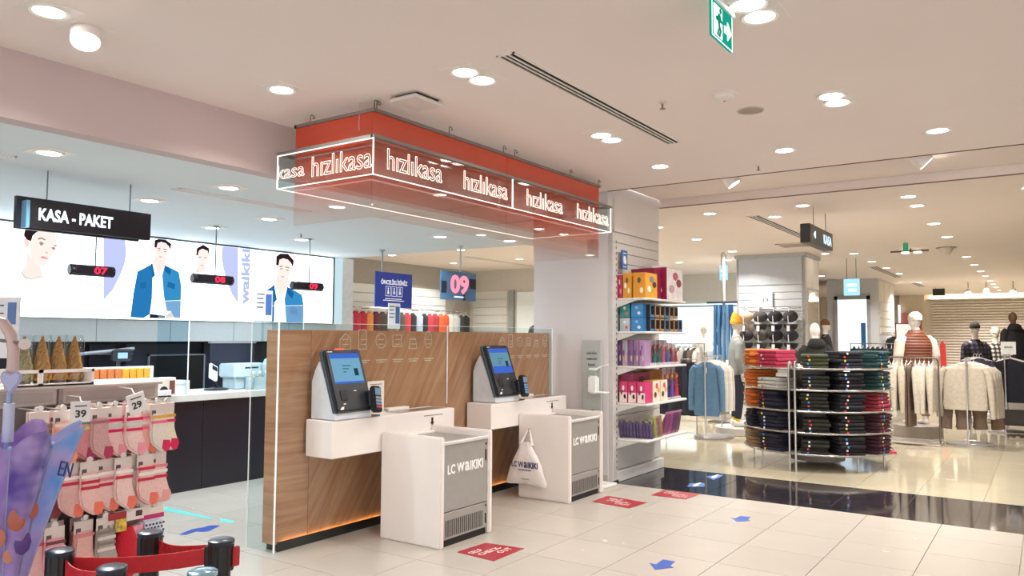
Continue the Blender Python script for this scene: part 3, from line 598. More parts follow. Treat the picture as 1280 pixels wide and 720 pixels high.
for bb in (B().box(3.822, 3.830, 4.773, 4.786, 0, 1.717), B().box(5.827, 5.831, 4.774, 4.786, .97, 1.717), B().box(7.754, 7.761, 4.774, 4.786, 0, 1.717), B().box(3.821, 3.829, 5.098, 5.102, 0, 1.717),
           B().box(3.83, 7.76, 4.777, 4.783, 1.715, 1.718), B().box(3.82, 3.83, 4.785, 5.1, 1.715, 1.718)):
    part('polished_edge', bb, PEDGE, t)

# ------------------------------------------------------------------ self checkout units
DW = mat('e9e2dd', .38, var=.02, scale=4); GREYD = mat('a3a09c', .4, .25, var=.03); GREYL = mat('b9b6b2', .4, .3)
def logo(m, parent, c, face, width, height):
    c = Vector(c); ax = (face @ Vector((1, 0, 0, 0))).to_3d()
    for txt, a, b_ in (('LC', 0, .2), ('W', .25, .455), ('a', .475, .6), ('IKIKI', .625, 1.0)):
        text(txt, .1, m, parent, c+ax*((a+b_)/2-.5)*width, face, width=(b_-a)*width, height=height, bold=.0025)
def desk(x0, x1, z0, z1, lb):
    t = thing('checkout_desk', lb, 'desk', ((x0+x1)/2, 4.62, z0))
    part('body', B().box(x0, x1, 4.467, 4.77, z0, z1), DW, t, .006)
    part('back_ledge', B().box(x0+.85, x0+1.12, 4.70, 4.768, z1-.002, z1+.028), DW, t, .008)
    part('scanner_plate', B().box(x0+.78, x1-.05, 4.51, 4.68, z1-.002, z1+.004), mat('b7b2ad', .2, .3), t, .002)
    part('scanner_window', B().box(x0+1.0, x1-.16, 4.54, 4.65, z1+.003, z1+.006), mat('6f6d6c', .08), t)
    part('slot_line', B().box(x1-.42, x1-.17, 4.464, 4.468, z1-.045, z1-.038), mat('8d8784', .5), t)
    xm_ = x1-.31
    part('arrow_mark', B().prism([(xm_-.012, z1-.06), (xm_+.012, z1-.06), (xm_+.012, z1-.10), (xm_+.026, z1-.10), (xm_, z1-.128), (xm_-.026, z1-.10), (xm_-.012, z1-.10)], 'y', 4.464, 4.468), mat('141414', .5), t)
    part('caption', B().box(xm_-.05, xm_+.05, 4.465, 4.468, z1-.195, z1-.188).box(xm_-.035, xm_+.035, 4.465, 4.468, z1-.207, z1-.201), mat('a9a29d', .5), t)
desk(4.096, 5.56, .685, .968, 'white wall-mounted checkout desk nearest the camera under the front terminal')
desk(6.13, 7.56, .712, .962, 'white wall-mounted checkout desk further back under the rear terminal')
def cabinet(x0, x1, lb, y0=3.835):
    y1 = 4.466
    t = thing('bagging_cabinet', lb, 'cabinet', ((x0+x1)/2, (y0+y1)/2, 0))
    part('side_panel', B().box(x0, x0+.05, y0, y1, 0, .842), DW, t, .01, seg=2)
    part('side_panel', B().box(x1-.05, x1, y0, y1, 0, .842), DW, t, .01, seg=2)
    part('back_panel', B().box(x0+.05, x1-.05, y1-.05, y1, .08, .80), DW, t, .005)
    part('tray', B().box(x0+.05, x1-.05, y0+.03, y1-.05, .77, .785), mat('9a9793', .35, .3), t)
    part('front_rail', B().box(x0+.05, x1-.05, y0+.005, y0+.05, .775, .80), mat('d8d5d2', .35, .2), t, .004)
    d = part('door', B().box(x0+.052, x1-.052, y0+.015, y0+.035, .265, .775), GREYD, t, .003)
    logo(mat('f4f3f1', .4), d, ((x0+x1)/2-.01, y0+.0125, .585), FACE_NY, (x1-x0)*.68, .074)
    part('lock', B().box(x1-.085, x1-.07, y0+.011, y0+.016, .60, .69).cyl((x1-.077, y0+.016, .735), (x1-.077, y0+.01, .735), .009, n=10), mat('171717', .4), d)
    v = part('vent_panel', B().box(x0+.052, x1-.052, y0+.015, y0+.035, .055, .258), GREYD, t, .003)
    n = 19
    for k in range(n):
        xx = x0+.085+k*((x1-x0)-.21)/(n-1)
        part('vent_slot', B().box(xx-.005, xx+.005, y0+.012, y0+.0155, .075, .20), mat('4a4744', .6), v)
    part('lock', B().cyl((x1-.077, y0+.016, .235), (x1-.077, y0+.01, .235), .008, n=10).box(x1-.084, x1-.07, y0+.011, y0+.016, .09, .17), mat('171717', .4), v)
    part('plinth', B().box(x0+.06, x1-.06, y0+.03, y1-.02, 0, .05), mat('1c1918', .6), t)
cabinet(4.616, 5.287, 'white bagging cabinet with grey lettered door nearest the camera')
cabinet(6.60, 7.30, 'white bagging cabinet with grey lettered door further back, plastic bag at its side', 3.865)
def terminal(x0, lb, sc, zt, ref, lamp_on):
    W_ = .385*sc
    def Q(y, z): return (4.46+(y-4.46)*sc, zt+(z-.97)*sc)
    t = thing('checkout_terminal', lb, 'terminal', (x0+W_/2, 4.6, zt))
    part('housing', B().prism([Q(4.46, .972), Q(4.745, .972), Q(4.745, 1.26), Q(4.715, 1.34), Q(4.665, 1.42), Q(4.475, 1.03)], 'x', x0, x0+W_), mat('cfd4da', .4), t, .008)
    # tilted screen slab built upright then leaned back
    L = .5*sc; th = .042*sc
    ang = math.atan2(.17, .475)
    M = Matrix.Translation((x0, Q(4.452, 1.035)[0], Q(4.452, 1.035)[1])) @ Matrix.Rotation(-ang, 4, 'X')
    def P_(b): return b.xf(M)
    s_ = part('bezel', P_(B().box(0, W_, -.012, th, 0, L)), mat('2a2d33', .25), t, .012*sc, seg=2)
    part('rim', P_(B().box(-.004, W_+.004, .012*sc, th+.01, -.004, L+.004)), mat('4c5a68', .35, .4), t, .01*sc)
    m_ = W_
    sc_ = part('screen', P_(B().box(.1*m_, .9*m_, -.014, -.011, L*.44, L*.93)), glow('6f9fbb', .75) if not ref else glow('6c9cb0', .6), s_, label='lit pale blue touch screen')
    part('screen_header', P_(B().box(.1*m_, .9*m_, -.0155, -.0138, L*.85, L*.93)), glow('3f64c4', .75), sc_)
    part('screen_footer', P_(B().box(.1*m_, .9*m_, -.0155, -.0138, L*.44, L*(.47 if not ref else .58))), glow('3f64c4', .75), sc_)
    for r_ in range(3):
        part('screen_text', P_(B().box(.38*m_, .62*m_-.03*r_, -.0155, -.0138, L*(.72-.05*r_), L*(.735-.05*r_))), glow('43707f', .6), sc_)
    part('screen_tile', P_(B().box(.68*m_, .79*m_, -.0155, -.0138, L*.56, L*.68)), glow('2d4a58', .5), sc_)
    part('badge', P_(B().box(.08*m_, .2*m_, -.0135, -.0115, L*.955, L*.968)), mat('d8dde2', .4), s_)
    part('card_slot', P_(B().box(.16*m_, .34*m_, -.02, -.01, L*.17, L*.33)), mat('0c0c0e', .3), s_, .004)
    part('label_dot', P_(B().box(.2*m_, .26*m_, -.0135, -.0115, L*.11, L*.125).box(.55*m_, .62*m_, -.0135, -.0115, L*.31, L*.325)), mat('e8e8e8', .4), s_)
    part('sticker', P_(B().prism([(.08*m_, L*.03), (.17*m_, L*.03), (.2*m_, L*.08), (.13*m_, L*.07)], 'y', -.0135, -.0115)), mat('e6ead8', .4), s_)
    if lamp_on:
        part('status_light', P_(B().box(.36*m_, .58*m_, .0, .03, L, L+.012)), glow('ff5d52', 1.3), s_, .003, label='red status light')
    else:
        part('status_light', P_(B().box(.36*m_, .58*m_, .0, .03, L, L+.008)), mat('55606a', .3), s_, .003)
    # card reader on a bracket at the right edge
    R_ = Matrix.Translation((x0+W_*.93, Q(4.40, 1.06)[0], Q(4.40, 1.03)[1])) @ Matrix.Rotation(.12, 4, 'Y') @ Matrix.Rotation(-.25, 4, 'X')
    part('reader_bracket', B().box(-.05, .02, .0, .08, .03, .16).xf(R_), mat('17181b', .4), t, .012)
    c_ = part('card_reader', B().box(-.045*sc, .045*sc, -.045, .012, -.02, .19*sc).xf(R_), mat('24262b', .35), t, .012, seg=2, label='black card reader with keypad')
    part('reader_display', B().box(-.032*sc, .032*sc, -.048, -.044, .115*sc, .17*sc).xf(R_), glow('8fa6b5', .5), c_)
    for r_ in range(4):
        for q in range(3):
            part('key', B().box((-.03+.021*q)*sc, (-.013+.021*q)*sc, -.049, -.044, (.012+.024*r_)*sc, (.029+.024*r_)*sc).xf(R_), mat(['b8443f', '6d8fb5', '8f9aa6', '8f9aa6'][r_] if not ref else '5f9fd0', .4), c_)
    part('cable_plate', B().box(x0+W_*.86, x0+W_*1.28, 4.47, 4.6, zt+.002, zt+.012), mat('4a4745', .5), t, .004)
terminal(4.12, 'self-checkout terminal with blue screen and red top light, nearest the camera', 1.0, .97, False, True)
terminal(6.21, 'self-checkout terminal with two-tone blue screen, further back', 1.05, .963, True, False)
# price list card between terminal and desk
t = thing('price_list_card', 'white printed list card standing on the front desk behind the card reader', 'card', (4.80, 4.72, .968))
part('card', B().box(4.705, 4.90, 4.715, 4.722, .968, 1.235), mat('e6e0d8', .5), t)
part('card_foot', B().box(4.72, 4.88, 4.69, 4.755, .968, .976), mat('d0cbc4', .5), t)
for k in range(7): part('printed_line', B().box(4.73, 4.87-.04*(k % 2), 4.713, 4.7155, 1.21-.032*k-.006, 1.21-.032*k), mat('7d7671', .6), t)
# floor pedal pad beside the rear cabinet
solo('foot_mat', B().prism([(7.33, 3.95), (7.75, 3.93), (7.75, 4.16), (7.33, 4.17)], 'z', 0, .028), mat('dfe0dc', .45), 'flat white plate on the floor at the foot of the sanitizer stand', 'floor plate', loc=(7.5, 4.05, 0), bevel=.006)

# plastic bag hung at the side of the rear cabinet
t = thing('plastic_bag', 'white plastic carrier bag with blue lettering hanging on the rear cabinet', 'bag', (6.55, 4.32, .14))
random.seed(5)
def bagring(z, y0, y1, d, k):
    n = 20; o = []
    for i in range(n):
        a = 2*PI*i/n; wr = 1+.16*math.sin(5*a+k*1.3)+.06*math.sin(11*a+k)
        o.append(Vector((6.545+d*math.sin(a)*wr, (y0+y1)/2-(y1-y0)/2*math.cos(a), z+.008*math.sin(3*a+k*2))))
    return o
part('bag_body', B().rings([bagring(.145, 4.09, 4.575, .012, 0), bagring(.17, 4.085, 4.57, .026, 1), bagring(.25, 4.12, 4.545, .036, 2), bagring(.34, 4.15, 4.51, .04, 3), bagring(.42, 4.2, 4.47, .036, 4), bagring(.50, 4.25, 4.42, .028, 5), bagring(.56, 4.28, 4.40, .014, 6)]), mat('ece6e3', .3, bump=.9, scale=11), t, smooth=True)
part('handle', B().tube([(6.55, 4.40, .54), (6.56, 4.375, .60), (6.575, 4.345, .665), (6.585, 4.325, .68)], [.022, .014, .011, .012], 8).tube([(6.55, 4.27, .53), (6.565, 4.29, .60), (6.58, 4.31, .66), (6.585, 4.32, .68)], [.022, .014, .01, .011], 8), mat('e6dfdb', .32), t, smooth=True)
part('hook', B().tube([(6.60, 4.325, .69), (6.575, 4.325, .69), (6.572, 4.325, .672)], .006, 6), mat('8c8682', .35, .6), t)
logo(mat('2d3567', .5), t, (6.502, 4.325, .345), FACE_NX, .31, .058)
part('printed_line', B().box(6.5015, 6.504, 4.25, 4.40, .288, .297), mat('4a5180', .5), t)
part('printed_line', B().box(6.508, 6.511, 4.28, 4.37, .20, .207), mat('9a97a0', .5), t)

# hand sanitizer stand against the pier
t = thing('sanitizer_stand', 'grey sanitizer stand with white pump bottle in front of the pier', 'sanitizer stand', (7.70, 4.22, 0))
part('back_board', B().box(7.70, 7.72, 4.105, 4.34, 0, 1.585), mat('b3b8b5', .45, var=.02), t, .004)
part('base', B().box(7.55, 7.73, 4.09, 4.35, 0, .02), mat('a9aba8', .45), t, .004)
for s_, zz, hh in (('SAĞLIĞIN', 1.44, .035), ('ADINI İÇİN', 1.375, .035), ('İLERİ', 1.31, .035)):
    text(s_, .05, mat('2f3330', .5), t, (7.6985, 4.222, zz), FACE_NX, width=.13 if len(s_) > 6 else .09, height=hh)
part('bottle', B().box(7.62, 7.69, 4.115, 4.235, .99, 1.19), mat('eef0ec', .35), t, .018, seg=2)
part('bottle_neck', B().box(7.635, 7.685, 4.14, 4.215, 1.19, 1.25), mat('9aa8a0', .3), t, .006)
part('pump_head', B().box(7.63, 7.69, 4.13, 4.225, 1.25, 1.27), mat('eef0ec', .35), t, .004)
part('lever', B().tube([(7.66, 4.15, 1.262), (7.66, 4.06, 1.30), (7.66, 3.99, 1.32)], .008, 6), mat('eceee9', .35), t)
part('drip_tray', B().box(7.60, 7.69, 3.99, 4.15, 1.0, 1.018), mat('f1f2ee', .35), t, .006)
part('foot_tap', B().cyl((7.69, 4.19, .80), (7.655, 4.19, .80), .012, n=10), mat('1d2a2c', .3), t)
part('rod', B().cyl((7.685, 4.19, .80), (7.685, 4.19, .06), .004, n=6), mat('8f9390', .35, .5), t)

# floor stickers and arrows
REDST = mat('9d2734', .4, var=.06); WST = mat('ece6e0', .5)
def sticker(pts, lb, rz, cx, cy, s=1):
    o = solo('floor_sticker', B().prism(pts, 'z', .0002, .0022), REDST, lb, 'floor sticker', loc=(cx, cy, 0))
    for k, w_ in enumerate(('SELF', 'CHECK-', 'OUT')):
        off = Matrix.Rotation(rz, 3, 'Z') @ Vector((-.075+.075*k, .085-.08*k, 0))
        text(w_, .075*s, WST, o, (cx+off.x*s, cy+off.y*s, .0028), FACE_UP, rz=rz, ext=.0003)
sticker([(4.62, 3.335), (5.03, 3.345), (4.99, 3.68), (4.65, 3.70)], 'dark red floor sticker in front of the near bagging cabinet', 0, 4.82, 3.51)
sticker([(6.77, 3.31), (7.10, 3.28), (7.17, 3.75), (6.82, 3.74)], 'dark red floor sticker in front of the rear bagging cabinet', -PI/2, 6.97, 3.52)
sticker([(7.47, 3.03), (7.83, 3.01), (7.80, 3.40), (7.46, 3.40)], 'dark red floor sticker at the edge of the black floor band', -PI/2, 7.65, 3.21)
BLU = mat('2f55a6', .45, var=.08)
for p, lb in zip(ARROWS, ('blue floor arrow nearest the camera on the pale tiles', 'smaller blue floor arrow closer to the black floor band')):
    c = sum((Vector((*q, 0)) for q in p), Vector())/len(p)
    solo('floor_arrow', B().prism(p, 'z', .0002, .002), BLU, lb, 'floor arrow', loc=(c.x, c.y, 0))
for p, lb in zip(BANDARROWS, ('blue and white sticker on the black floor band, nearer one', 'blue and white sticker on the black floor band, further one')):
    c = sum((Vector((*q, 0)) for q in p), Vector())/len(p)
    o = solo('floor_arrow', B().prism(p, 'z', .0002, .002), mat('2f62b4', .4), lb, 'floor arrow', loc=(c.x, c.y, 0))
    part('white_stripe', B().prism([(c.x-.1, c.y-.02), (c.x+.02, c.y-.03), (c.x+.0, c.y+.0), (c.x+.14, c.y-.01), (c.x+.14, c.y+.02), (c.x-.04, c.y+.03), (c.x-.02, c.y+.0), (c.x-.1, c.y+.01)], 'z', .002, .003), WST, o)
for p, lb in zip(CYAN, ('long turquoise queue line sticker in front of the counter', 'short turquoise queue line sticker beside the partition')):
    c = sum((Vector((*q, 0)) for q in p), Vector())/len(p)
    solo('floor_line', B().prism(p, 'z', .0002, .002), mat('6fc6c0', .4), lb, 'floor sticker', loc=(c.x, c.y, 0))
for p in BLUEARR:
    c = sum((Vector((*q, 0)) for q in p), Vector())/len(p)
    solo('floor_arrow', B().prism(p, 'z', .0002, .002), mat('28489c', .4), 'blue floor arrow lying behind the red belt barrier', 'floor arrow', loc=(c.x, c.y, 0))
# ------------------------------------------------------------------ backlit poster wall
t = thing('backlit_poster_wall', 'wide glowing white poster wall with printed models above the cashier counter', 'light box', (5.3, 9.33, 1.8))
LB = 2.4
part('lit_panel', B().box(2.2, 8.50, 9.335, 9.36, 1.803, LC-.02), glow('eef8ff', LB), t)
part('frame', B().box(2.2, 8.53, 9.325, 9.36, LC-.022, LC-.004).box(2.2, 8.53, 9.325, 9.36, 1.797, 1.806).box(8.50, 8.53, 9.325, 9.36, 1.797, LC-.004), mat('54636b', .4), t)
part('glowing_reveal', B().box(8.535, 8.70, 9.328, 9.334, 1.80, LC-.004), glow('cfeaf2', .62), t)  # white reveal beside the panel; the light on it is put in as glow
PC = {'hair': '2b2024', 'face': 'fbe0d8', 'neck': 'f8dcd3', 'ear': 'f3c9c4', 'brow': 'a08580', 'eye': '9a9096', 'lips': 'e59aa2', 'nose': 'e9b5b0', 'necklace': 'd9d4cc',
      'jacket_left': '2a7fbd', 'jacket_right': '3b95cf', 'shirt': 'f6f8fb', 'belt': '1c2430', 'hand': 'f0c6bd', 'collar': '1f6aa6', 'pocket': '2272ae'}
LAY = {'neck': 1, 'shirt': 1, 'jacket_left': 2, 'jacket_right': 2, 'face': 2, 'ear': 2, 'collar': 3, 'pocket': 3, 'belt': 2, 'hand': 3, 'hair': 3, 'brow': 4, 'eye': 4, 'lips': 4, 'nose': 4, 'necklace': 3}
def clipz(p): return [(x, min(max(z, 1.808), LC-.024)) for x, z in p]
def printed(nm, lst, dx=0, skin=None):
    first = None
    order = sorted(lst, key=lambda q: LAY[q[0]])
    for n, p in order:
        p = clipz([(x+dx, z) for x, z in p]); l = LAY[n]
        b = B().prism(p, 'y', 9.334-.0016*l, 9.3345)
        s = 1.4 if n == 'shirt' else (.80 if n in ('face', 'neck', 'ear', 'hand') else (.62 if 'jacket' in n or n in ('collar', 'pocket') else .72))
        if first is None: first = part(nm, b, glow(PC[n], s), t, label='printed picture on the lit panel')
        else: part('printed_'+n.split('_')[0], b, glow(PC[n], s), first)
printed('printed_woman', POSTER['woman_big']); printed('printed_man', POSTER['man']); printed('printed_woman', POSTER['woman_small']); man_big = [(n, [(5.59+man2dx+(x-5.59)*1.42, 2.838+(z-2.859)*1.42) for x, z in p]) for n, p in POSTER['man']]
printed('printed_man', [q for q in man_big if max(z for x, z in q[1]) > 1.82])
def fade():
    m = glow('b4bbe6', .82, 'fade'); return m
for n, p in POSTER['crescents']: part('printed_crescent', B().prism(clipz(p), 'y', 9.332, 9.3345), fade(), t)
part('printed_crescent', B().prism(clipz([(2.9, 2.84), (3.25, 2.84), (3.1, 2.5), (2.9, 2.2)]), 'y', 9.332, 9.3345), fade(), t)
text('waikiki', .3, glow('aab5e2', .8), t, (wtext[0][0]+.04, 9.330, (wtext[0][1]+wtext[1][1])/2), FACE_NY, 'printed_lettering', rz=PI/2, width=wtext[1][1]-wtext[0][1], height=.15, bold=.014)

# ------------------------------------------------------------------ cashier counter and what stands on it
CY = 7.385
t = thing('cashier_counter', 'long cashier counter with black front and white top', 'counter', (4.9, 7.7, 0))
for k in range(6):
    x0 = 1.6+k*1.12
    part('front_panel', B().box(x0, x0+1.114, CY, CY+.03, .0, .925), mat('191a26', .28, var=.1), t, .002)
part('worktop', B().box(1.6, 8.32, CY-.03, 8.05, .925, 1.0), mat('d7d8d2', .4, var=.02), t, .006)
part('body', B().box(1.6, 8.3, CY+.03, 7.98, 0, .925), mat('15161d', .5), t)
def pane(x, lb):
    t = thing('counter_glass', lb, 'glass screen', (x, 7.7, 1.0))
    part('glass_pane', B().box(x-.004, x+.004, 7.42, 8.0, 1.0, 1.98), glass('e3f0f6', 1.2), t)
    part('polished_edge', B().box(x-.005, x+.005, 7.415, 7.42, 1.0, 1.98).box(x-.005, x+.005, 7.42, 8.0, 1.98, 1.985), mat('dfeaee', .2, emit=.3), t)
    part('clamp', B().box(x-.02, x+.02, 7.5, 7.56, 1.0, 1.03).box(x-.02, x+.02, 7.86, 7.92, 1.0, 1.03), mat('a5a9ac', .3, .7), t)
pane(4.78, 'clear glass divider on the counter left of the card terminal'); pane(6.3, 'clear glass divider on the counter under the display reading 09')
def infocard(x, y, z, lb, w_=.24, h_=.36, stand=None):
    t = thing('info_card', lb, 'card', (x, y, z))
    part('card', B().box(x-w_/2, x+w_/2, y, y+.008, z, z+h_), mat('e4e8ec', .4, emit=.08), t)
    part('blue_panel', B().box(x+w_*.1, x+w_*.45, y-.002, y, z+h_*.2, z+h_*.88), mat('4a6fae', .4), t)
    for k in range(4): part('printed_line', B().box(x-w_*.42, x+w_*(.02-.06*(k % 2)), y-.002, y, z+h_*(.85-.14*k), z+h_*(.89-.14*k)), mat('56606c', .5), t)
    if stand: part('stand', B().box(x-.015, x+.015, y+.008, y+.016, stand, z).box(x-.07, x+.07, y-.04, y+.06, stand, stand+.008), glass('eef4f6', 1), t)
infocard(5.78, 7.5, 1.78, 'small white and blue information card on a clear stand left of the partition', stand=1.0)
infocard(8.08, 7.6, 1.72, 'small white information card under the blue priority sign', stand=1.0)
# white lidded carton and cream box
t = thing('carton', 'plain white carton on the counter beside the glass divider', 'box', (4.62, 7.55, 1.0))
part('box_body', B().box(4.47, 4.83, 7.45, 7.62, 1.0, 1.14), mat('dfe4e6', .5), t, .004)
part('lid_seam', B().box(4.47, 4.83, 7.448, 7.45, 1.10, 1.104), mat('b3babd', .5), t)
# card reader on its stand
t = thing('payment_reader', 'black payment reader on a swivel stand in the middle of the counter', 'card reader', (5.32, 7.7, 1.0))
part('base', B().lathe([(.13, 0), (.13, .015), (.03, .035)], (5.32, 7.7, 1.0), 18), mat('20232a', .4), t, smooth=True)
part('arm', B().tube([(5.32, 7.7, 1.03), (5.30, 7.7, 1.10), (5.25, 7.66, 1.18)], .022, 8), mat('20232a', .4), t, smooth=True)
M = Matrix.Translation((5.22, 7.62, 1.2)) @ Matrix.Rotation(.5, 4, 'Y') @ Matrix.Rotation(-.6, 4, 'X')
part('handset', B().box(-.055, .055, -.02, .02, -.1, .11).xf(M), mat('dfe5e8', .4), t, .012)
part('display', B().box(-.035, .035, -.024, -.02, .02, .08).xf(M), mat('1c2730', .2), t)
# printer with screen arm
t = thing('receipt_printer', 'pale receipt printer with grey till screen beside the wooden partition', 'printer', (5.72, 7.72, 1.0))
part('housing', B().box(5.48, 5.95, 7.6, 7.9, 1.13, 1.29), mat('cfe4ea', .4), t, .015, seg=2)
part('foot', B().box(5.52, 5.92, 7.63, 7.88, 1.0, 1.13), mat('bcd3da', .4), t, .01)
part('paper_slot', B().box(5.62, 5.80, 7.597, 7.6, 1.235, 1.25), mat('2a3238', .5), t)
t = thing('till_screen', 'dark flat till screen with silver top edge behind the printer', 'monitor', (5.66, 8.0, 1.0))
part('panel', B().box(5.42, 6.02, 7.96, 8.0, 1.22, 1.52).xf(Matrix.Identity(4)), mat('2b3243', .3), t, .008)
part('top_edge', B().box(5.41, 6.03, 7.95, 8.01, 1.52, 1.54), mat('b9c3c9', .3, .6), t)
part('stand', B().box(5.68, 5.76, 7.96, 8.02, 1.0, 1.22), mat('3a4150', .4), t)
# clear bins with goods near the partition
t = thing('clear_bin', 'clear plastic bin with small bottles on the counter beside the partition', 'bin', (6.05, 7.55, 1.0))
part('bin_body', B().box(5.62, 6.35, 7.44, 7.46, 1.0, 1.14).box(5.62, 5.64, 7.44, 7.6, 1.0, 1.14).box(6.33, 6.35, 7.44, 7.6, 1.0, 1.14).box(5.62, 6.35, 7.58, 7.6, 1.0, 1.14), mat('cfe3e8', .2, trans=.45), t)
part('bin_floor', B().box(5.62, 6.35, 7.44, 7.6, 1.0, 1.008), mat('cfe3e8', .3), t)
cols = ['c8b8a6', 'c8b8a6', '9fd0e0', '5f7f8c', '9ec6d2', '6d7f88', 'a8d8e6', '86a0a8']
for k in range(8):
    x = 5.68+k*.085
    o = thing('small_bottle', f'{ORD[k]} small bottle from the left in the clear counter bin', 'bottle', (x, 7.52, 1.01), 'bottles in the clear bin')
    part('bottle_body', B().lathe([(.028, 0), (.03, .01), (.03, .12), (.014, .145), (.014, .165)], (x, 7.52, 1.01), 10), mat(cols[k], .25), o, smooth=True)
    part('cap', B().lathe([(.017, .163), (.017, .19), (.012, .195)], (x, 7.52, 1.01), 10), mat('e8f2f4', .3), o)
for k, (x, z, h_) in enumerate(((6.02, 1.18, .16), (6.2, 1.15, .14))):
    solo('gift_bag', B().rings([[Vector((x+a*.09, 7.66+b_*.04, z-.15)) for a, b_ in ((-1,-1),(1,-1),(1,1),(-1,1))], [Vector((x+a*.10, 7.66+b_*.045, z+h_*.5)) for a, b_ in ((-1,-1),(1,-1),(1,1),(-1,1))], [Vector((x+a*.085, 7.66+b_*.012, z+h_)) for a, b_ in ((-1,-1),(1,-1),(1,1),(-1,1))]]),
         mat('a5d6e8', .35, bump=.3), ('pale blue pouch bag standing behind the bottles, left one', 'pale blue pouch bag standing behind the bottles, right one')[k], 'bag', loc=(x, 7.66, 1.0), bevel=.01)
t = thing('price_card', 'white price card reading two digits on the counter by the partition edge', 'card', (6.6, 8.0, 1.0))
part('card', B().box(6.33, 6.72, 8.0, 8.01, 1.22, 1.60), mat('dfe2e0', .5), t)
part('support', B().box(6.5, 6.56, 8.01, 8.03, 1.0, 1.5), mat('a5a9ac', .4), t)
text('99', .16, mat('4a5058', .5), t, (6.52, 7.997, 1.31), FACE_NY, height=.11)
part('printed_line', B().box(6.37, 6.68, 7.997, 8.0, 1.54, 1.55).box(6.37, 6.68, 7.997, 8.0, 1.46, 1.468), mat('6a7078', .5), t)
# goods at the left end of the counter
def counter_display():
    t = thing('counter_display', 'white tiered tray with orange and yellow packets on the counter', 'display tray', (4.05, 7.45, 1.0))
    part('tray_body', B().box(3.45, 4.47, 7.2, 7.55, 1.0, 1.02).box(3.45, 4.47, 7.2, 7.215, 1.0, 1.07).box(3.45, 4.47, 7.53, 7.55, 1.0, 1.30), mat('e2e5e4', .4), t, .004)
    part('header_strip', B().box(3.62, 4.40, 7.51, 7.528, 1.22, 1.295), mat('efe9df', .5), t)
    for k in range(10):
        x = 3.66+k*.073
        p = solo('snack_packet', B().box(x, x+.066, 7.44, 7.50, 1.02, 1.285).xf(Matrix.Identity(4)), mat('d27a45' if k < 6 else 'e2a63a', .4, var=.2, scale=40), f'{ORD[k]} small packet from the left in the counter tray', 'packet', 'packets in the counter tray', loc=(x+.033, 7.47, 1.02), bevel=.008)
counter_display()
t = thing('crinkled_pouch', 'crinkled light blue pouch lying in front of the packet tray', 'pouch', (3.95, 7.3, 1.02))
part('pouch_body', B().ell([((3.95, 7.32, 1.022), .17, .05), ((3.95, 7.32, 1.06), .2, .07), ((3.95, 7.33, 1.12), .17, .05), ((3.95, 7.34, 1.15), .15, .015)]), mat('a8dcf0', .25, bump=.6, scale=12), t, smooth=True)
for k in range(2):
    x = 4.22+k*.22
    t = thing('boxed_gift', ('cream box with dark oval window in the counter tray, left one', 'cream box with dark oval window in the counter tray, right one')[k], 'box', (x, 7.3, 1.02))
    part('box_body', B().box(x-.1, x+.1, 7.24, 7.36, 1.02, 1.19), mat('e6e0d6', .5), t, .006)
    part('window', B().prism([(x-.03+.045*math.cos(a*PI/6), 1.06+.045*abs(math.sin(a*PI/6))) for a in range(7)], 'y', 7.236, 7.24), mat('2a2426', .3), t)
    part('window_panel', B().box(x+.03, x+.085, 7.236, 7.24, 1.03, 1.16), mat('7a4a46', .4), t)
# laptop style device and scanner behind the tray
t = thing('handheld_scanner', 'grey barcode scanner with lit blue display behind the counter trays', 'scanner', (4.35, 7.9, 1.0))
part('arm', B().tube([(3.9, 7.9, 1.42), (4.25, 7.9, 1.45), (4.45, 7.88, 1.47)], .018, 6), mat('87909a', .4), t)
part('head', B().box(4.22, 4.42, 7.84, 7.92, 1.34, 1.47), mat('2a2e37', .4), t, .02)
part('display', B().box(4.26, 4.36, 7.835, 7.84, 1.37, 1.43), glow('8fb8ff', 1.2), t)
part('post', B().cyl((4.3, 7.9, 1.0), (4.3, 7.9, 1.35), .02, n=8), mat('4a505a', .4), t)
# ------------------------------------------------------------------ hanging number displays and signs
def seg_display(x, lb, txt, w_=.50):
    y = 7.8
    t = thing('number_display', lb, 'display', (x, y, 2.19))
    n = 10; pr_ = [(y+.05*math.cos(a*2*PI/n), 2.247+.057*math.sin(a*2*PI/n)) for a in range(n)]
    part('housing', B().prism(pr_, 'x', x-w_/2, x+w_/2), mat('15131a', .3), t, .01)
    part('face', B().box(x-w_/2+.04, x+w_/2-.04, y-.054, y-.045, 2.203, 2.291), mat('1d1420', .25), t, .004)
    part('rod', B().cyl((x+.03, y, 2.30), (x+.03, y, LC), .007, n=8), mat('6f8286', .4, .4), t)
    part('ceiling_cap', B().lathe([(.03, 0), (.03, -.015), (.01, -.02)], (x+.03, y, LC), 12), mat('7f8f92', .4), t)
    text(txt, .1, glow('ff2f50', 1.6), t, (x+.06, y-.056, 2.247), FACE_NY, 'digits', height=.07, width=.13, outline=.0026)
seg_display(3.945, 'hanging black capsule display with red digits, leftmost, under the black sign', '07', .44)
seg_display(5.30, 'hanging black capsule display with red digits, middle one of three', '08', .52)
seg_display(6.67, 'hanging black capsule display with red digits, rightmost, over the denim jacket', '09', .5)
t = thing('hanging_sign', 'black hanging sign with white letters KASA - PAKET', 'sign', (3.1, 6.2, 2.41))
M = Matrix.Rotation(0, 4, 'Z')
part('board', B().box(2.66, 3.605, 6.19, 6.25, 2.41, 2.632), mat('17141b', .35), t, .004)
part('back_board', B().box(2.60, 3.55, 6.27, 6.31, 2.40, 2.645), mat('22202a', .35), t)
part('end_cap', B().box(2.635, 2.66, 6.19, 6.31, 2.405, 2.61), mat('6f9bb5', .25), t)
text('KASA - PAKET', .14, glow('eef8ff', 1.3), t, (3.0, 6.187, 2.515), FACE_NY, width=.56, height=.095, bold=.004)
